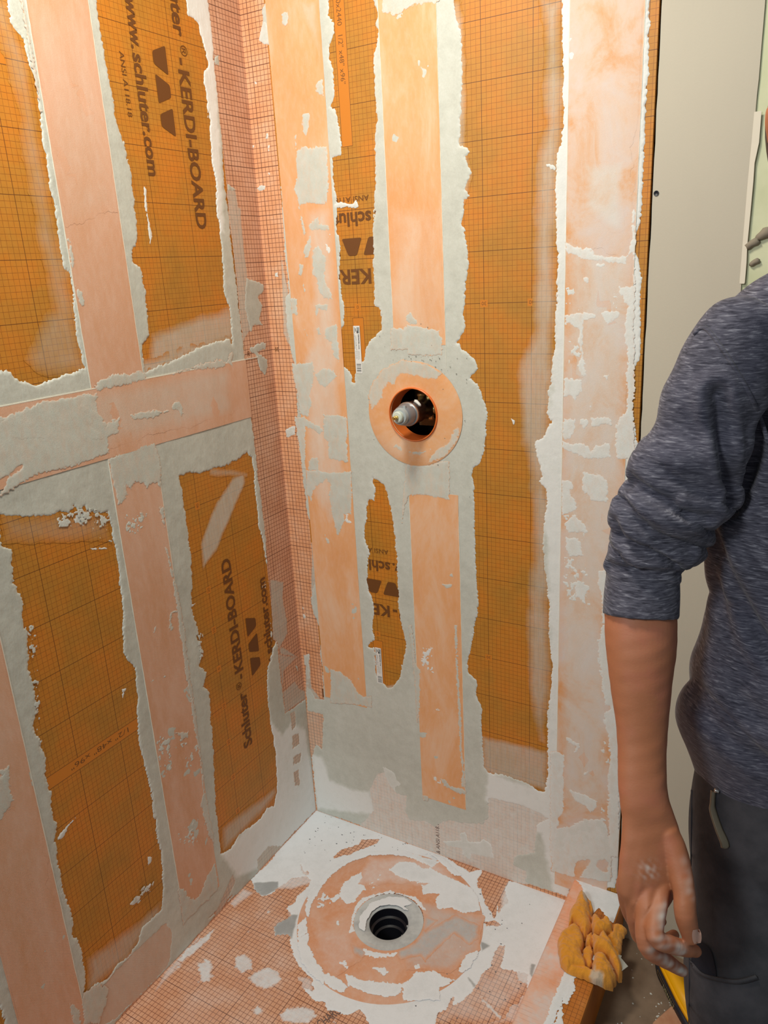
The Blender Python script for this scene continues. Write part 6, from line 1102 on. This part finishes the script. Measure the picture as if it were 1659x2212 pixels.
seam = catmull([list(p[:3]) for p in (D['pocket'][0], D['pocket'][5], D['pocket'][4])]+[[*(Vector(D['pocket'][4][:3])+RGT*.03-UPV*.004)], [*(Vector(D['pocket'][4][:3])+RGT*.055+UPV*.002)]], 5)
ribbon('pocket_welt', [p[:3] for p in seam], .0028, tt.m, .0045, .004)
belt_seam = [Vector(D['clip'][0][:3])+RGT*(-.028)-UPV*(k*.028)-RGT*(.0004*k) for k in range(14)]
ribbon('side_seam', belt_seam, .0012, M['navy'], .0012, .003)
# pocket knife clip
pc = [snap(q[:3], .006)[0] for q in D['clip']]
knife = thing('pocket_clip', 'brushed metal clip hooked on the edge of the trouser pocket', 'clip', tuple(pc[3]))
V = []; Fc = []
rows = catmull([[*pc[i], D['clip'][i][3]] for i in range(6)], 5)
for i, r in enumerate(rows):
    p = Vector(r[:3]); a = Vector(rows[max(i-1, 0)][:3]); b = Vector(rows[min(i+1, len(rows)-1)][:3]); t = (b-a).normalized(); s = t.cross(FWD).normalized()*r[3]*(1 if i < len(rows)-1 else .5)
    for q_, z_ in ((-1, 0), (-.6, -.0010), (.6, -.0010), (1, 0), (1, .002), (-1, .002)): V.append(p+s*q_+FWD*z_)
for i in range(len(rows)-1):
    for k in range(6): j = (k+1) % 6; Fc.append((i*6+k, i*6+j, i*6+6+j, i*6+6+k))
Fc += [tuple(range(6)), tuple(range((len(rows)-1)*6, len(rows)*6))[::-1]]
to(knife, put('metal_clip', mesh(V, Fc, True), simple('brushed_metal', lin(150, 136, 116), .35, .8)))
sn = snap(D['clip'][0][:3], .010)[0]; to(knife, blob('rivet', tuple(sn+RGT*.004), .0038, M['steel'], None, (1, 1, 1)))
# thumb nail
nl = [Vector(q[:3]) for q in D['nail']]
t_ = (nl[1]-nl[0]).normalized(); s_ = t_.cross(FWD).normalized(); V = []; Fc = []
bvh2 = BVHTree.FromPolygons([v.co.copy() for v in bme.vertices], [tuple(p.vertices) for p in bme.polygons])
for i in range(7):
    for j in range(7):
        a = i/6; b = j/6*2-1; wdt = .0056*(1-.9*abs(a-.5)**2.2*1.6); p = nl[0]+(nl[1]-nl[0])*a+s_*(b*wdt)+RGT*.002
        dr2 = (p-C0).normalized(); h_ = bvh2.ray_cast(C0, dr2); p2 = h_[0]-dr2*.0006 if h_[0] is not None and (h_[0]-p).length < .03 else p
        V.append(p2)
for i in range(6):
    for j in range(6): Fc.append((i*7+j, i*7+j+1, i*7+8+j, i*7+7+j))
to(person, put('thumbnail', mesh(V, Fc, True), simple('nail', lin(206, 160, 142), .35)))
# shoes
for k, E in enumerate((E1, E2)):
    b = E[-1]; base_ = Vector((b[0], b[1], -.052)); fd = Vector((.51, -.86, 0)).normalized(); sd = Vector((fd.y, -fd.x, 0))
    sh = union([cone_chain([[*(base_-fd*.07+Vector((0, 0, .04))), .036], [*(base_+Vector((0, 0, .045))), .044], [*(base_+fd*.09+Vector((0, 0, .036))), .040], [*(base_+fd*.16+Vector((0, 0, .030))), .030]], 20, 4)], .004, 4)
    for v in sh.vertices: v.co.z = max(v.co.z, -.0515)
    sh.polygons.foreach_set('use_smooth', [True]*len(sh.polygons)); sh.materials.append(M['navy']); so = bpy.data.objects.new('work_shoe', sh); COL.objects.link(so); to(person, so)
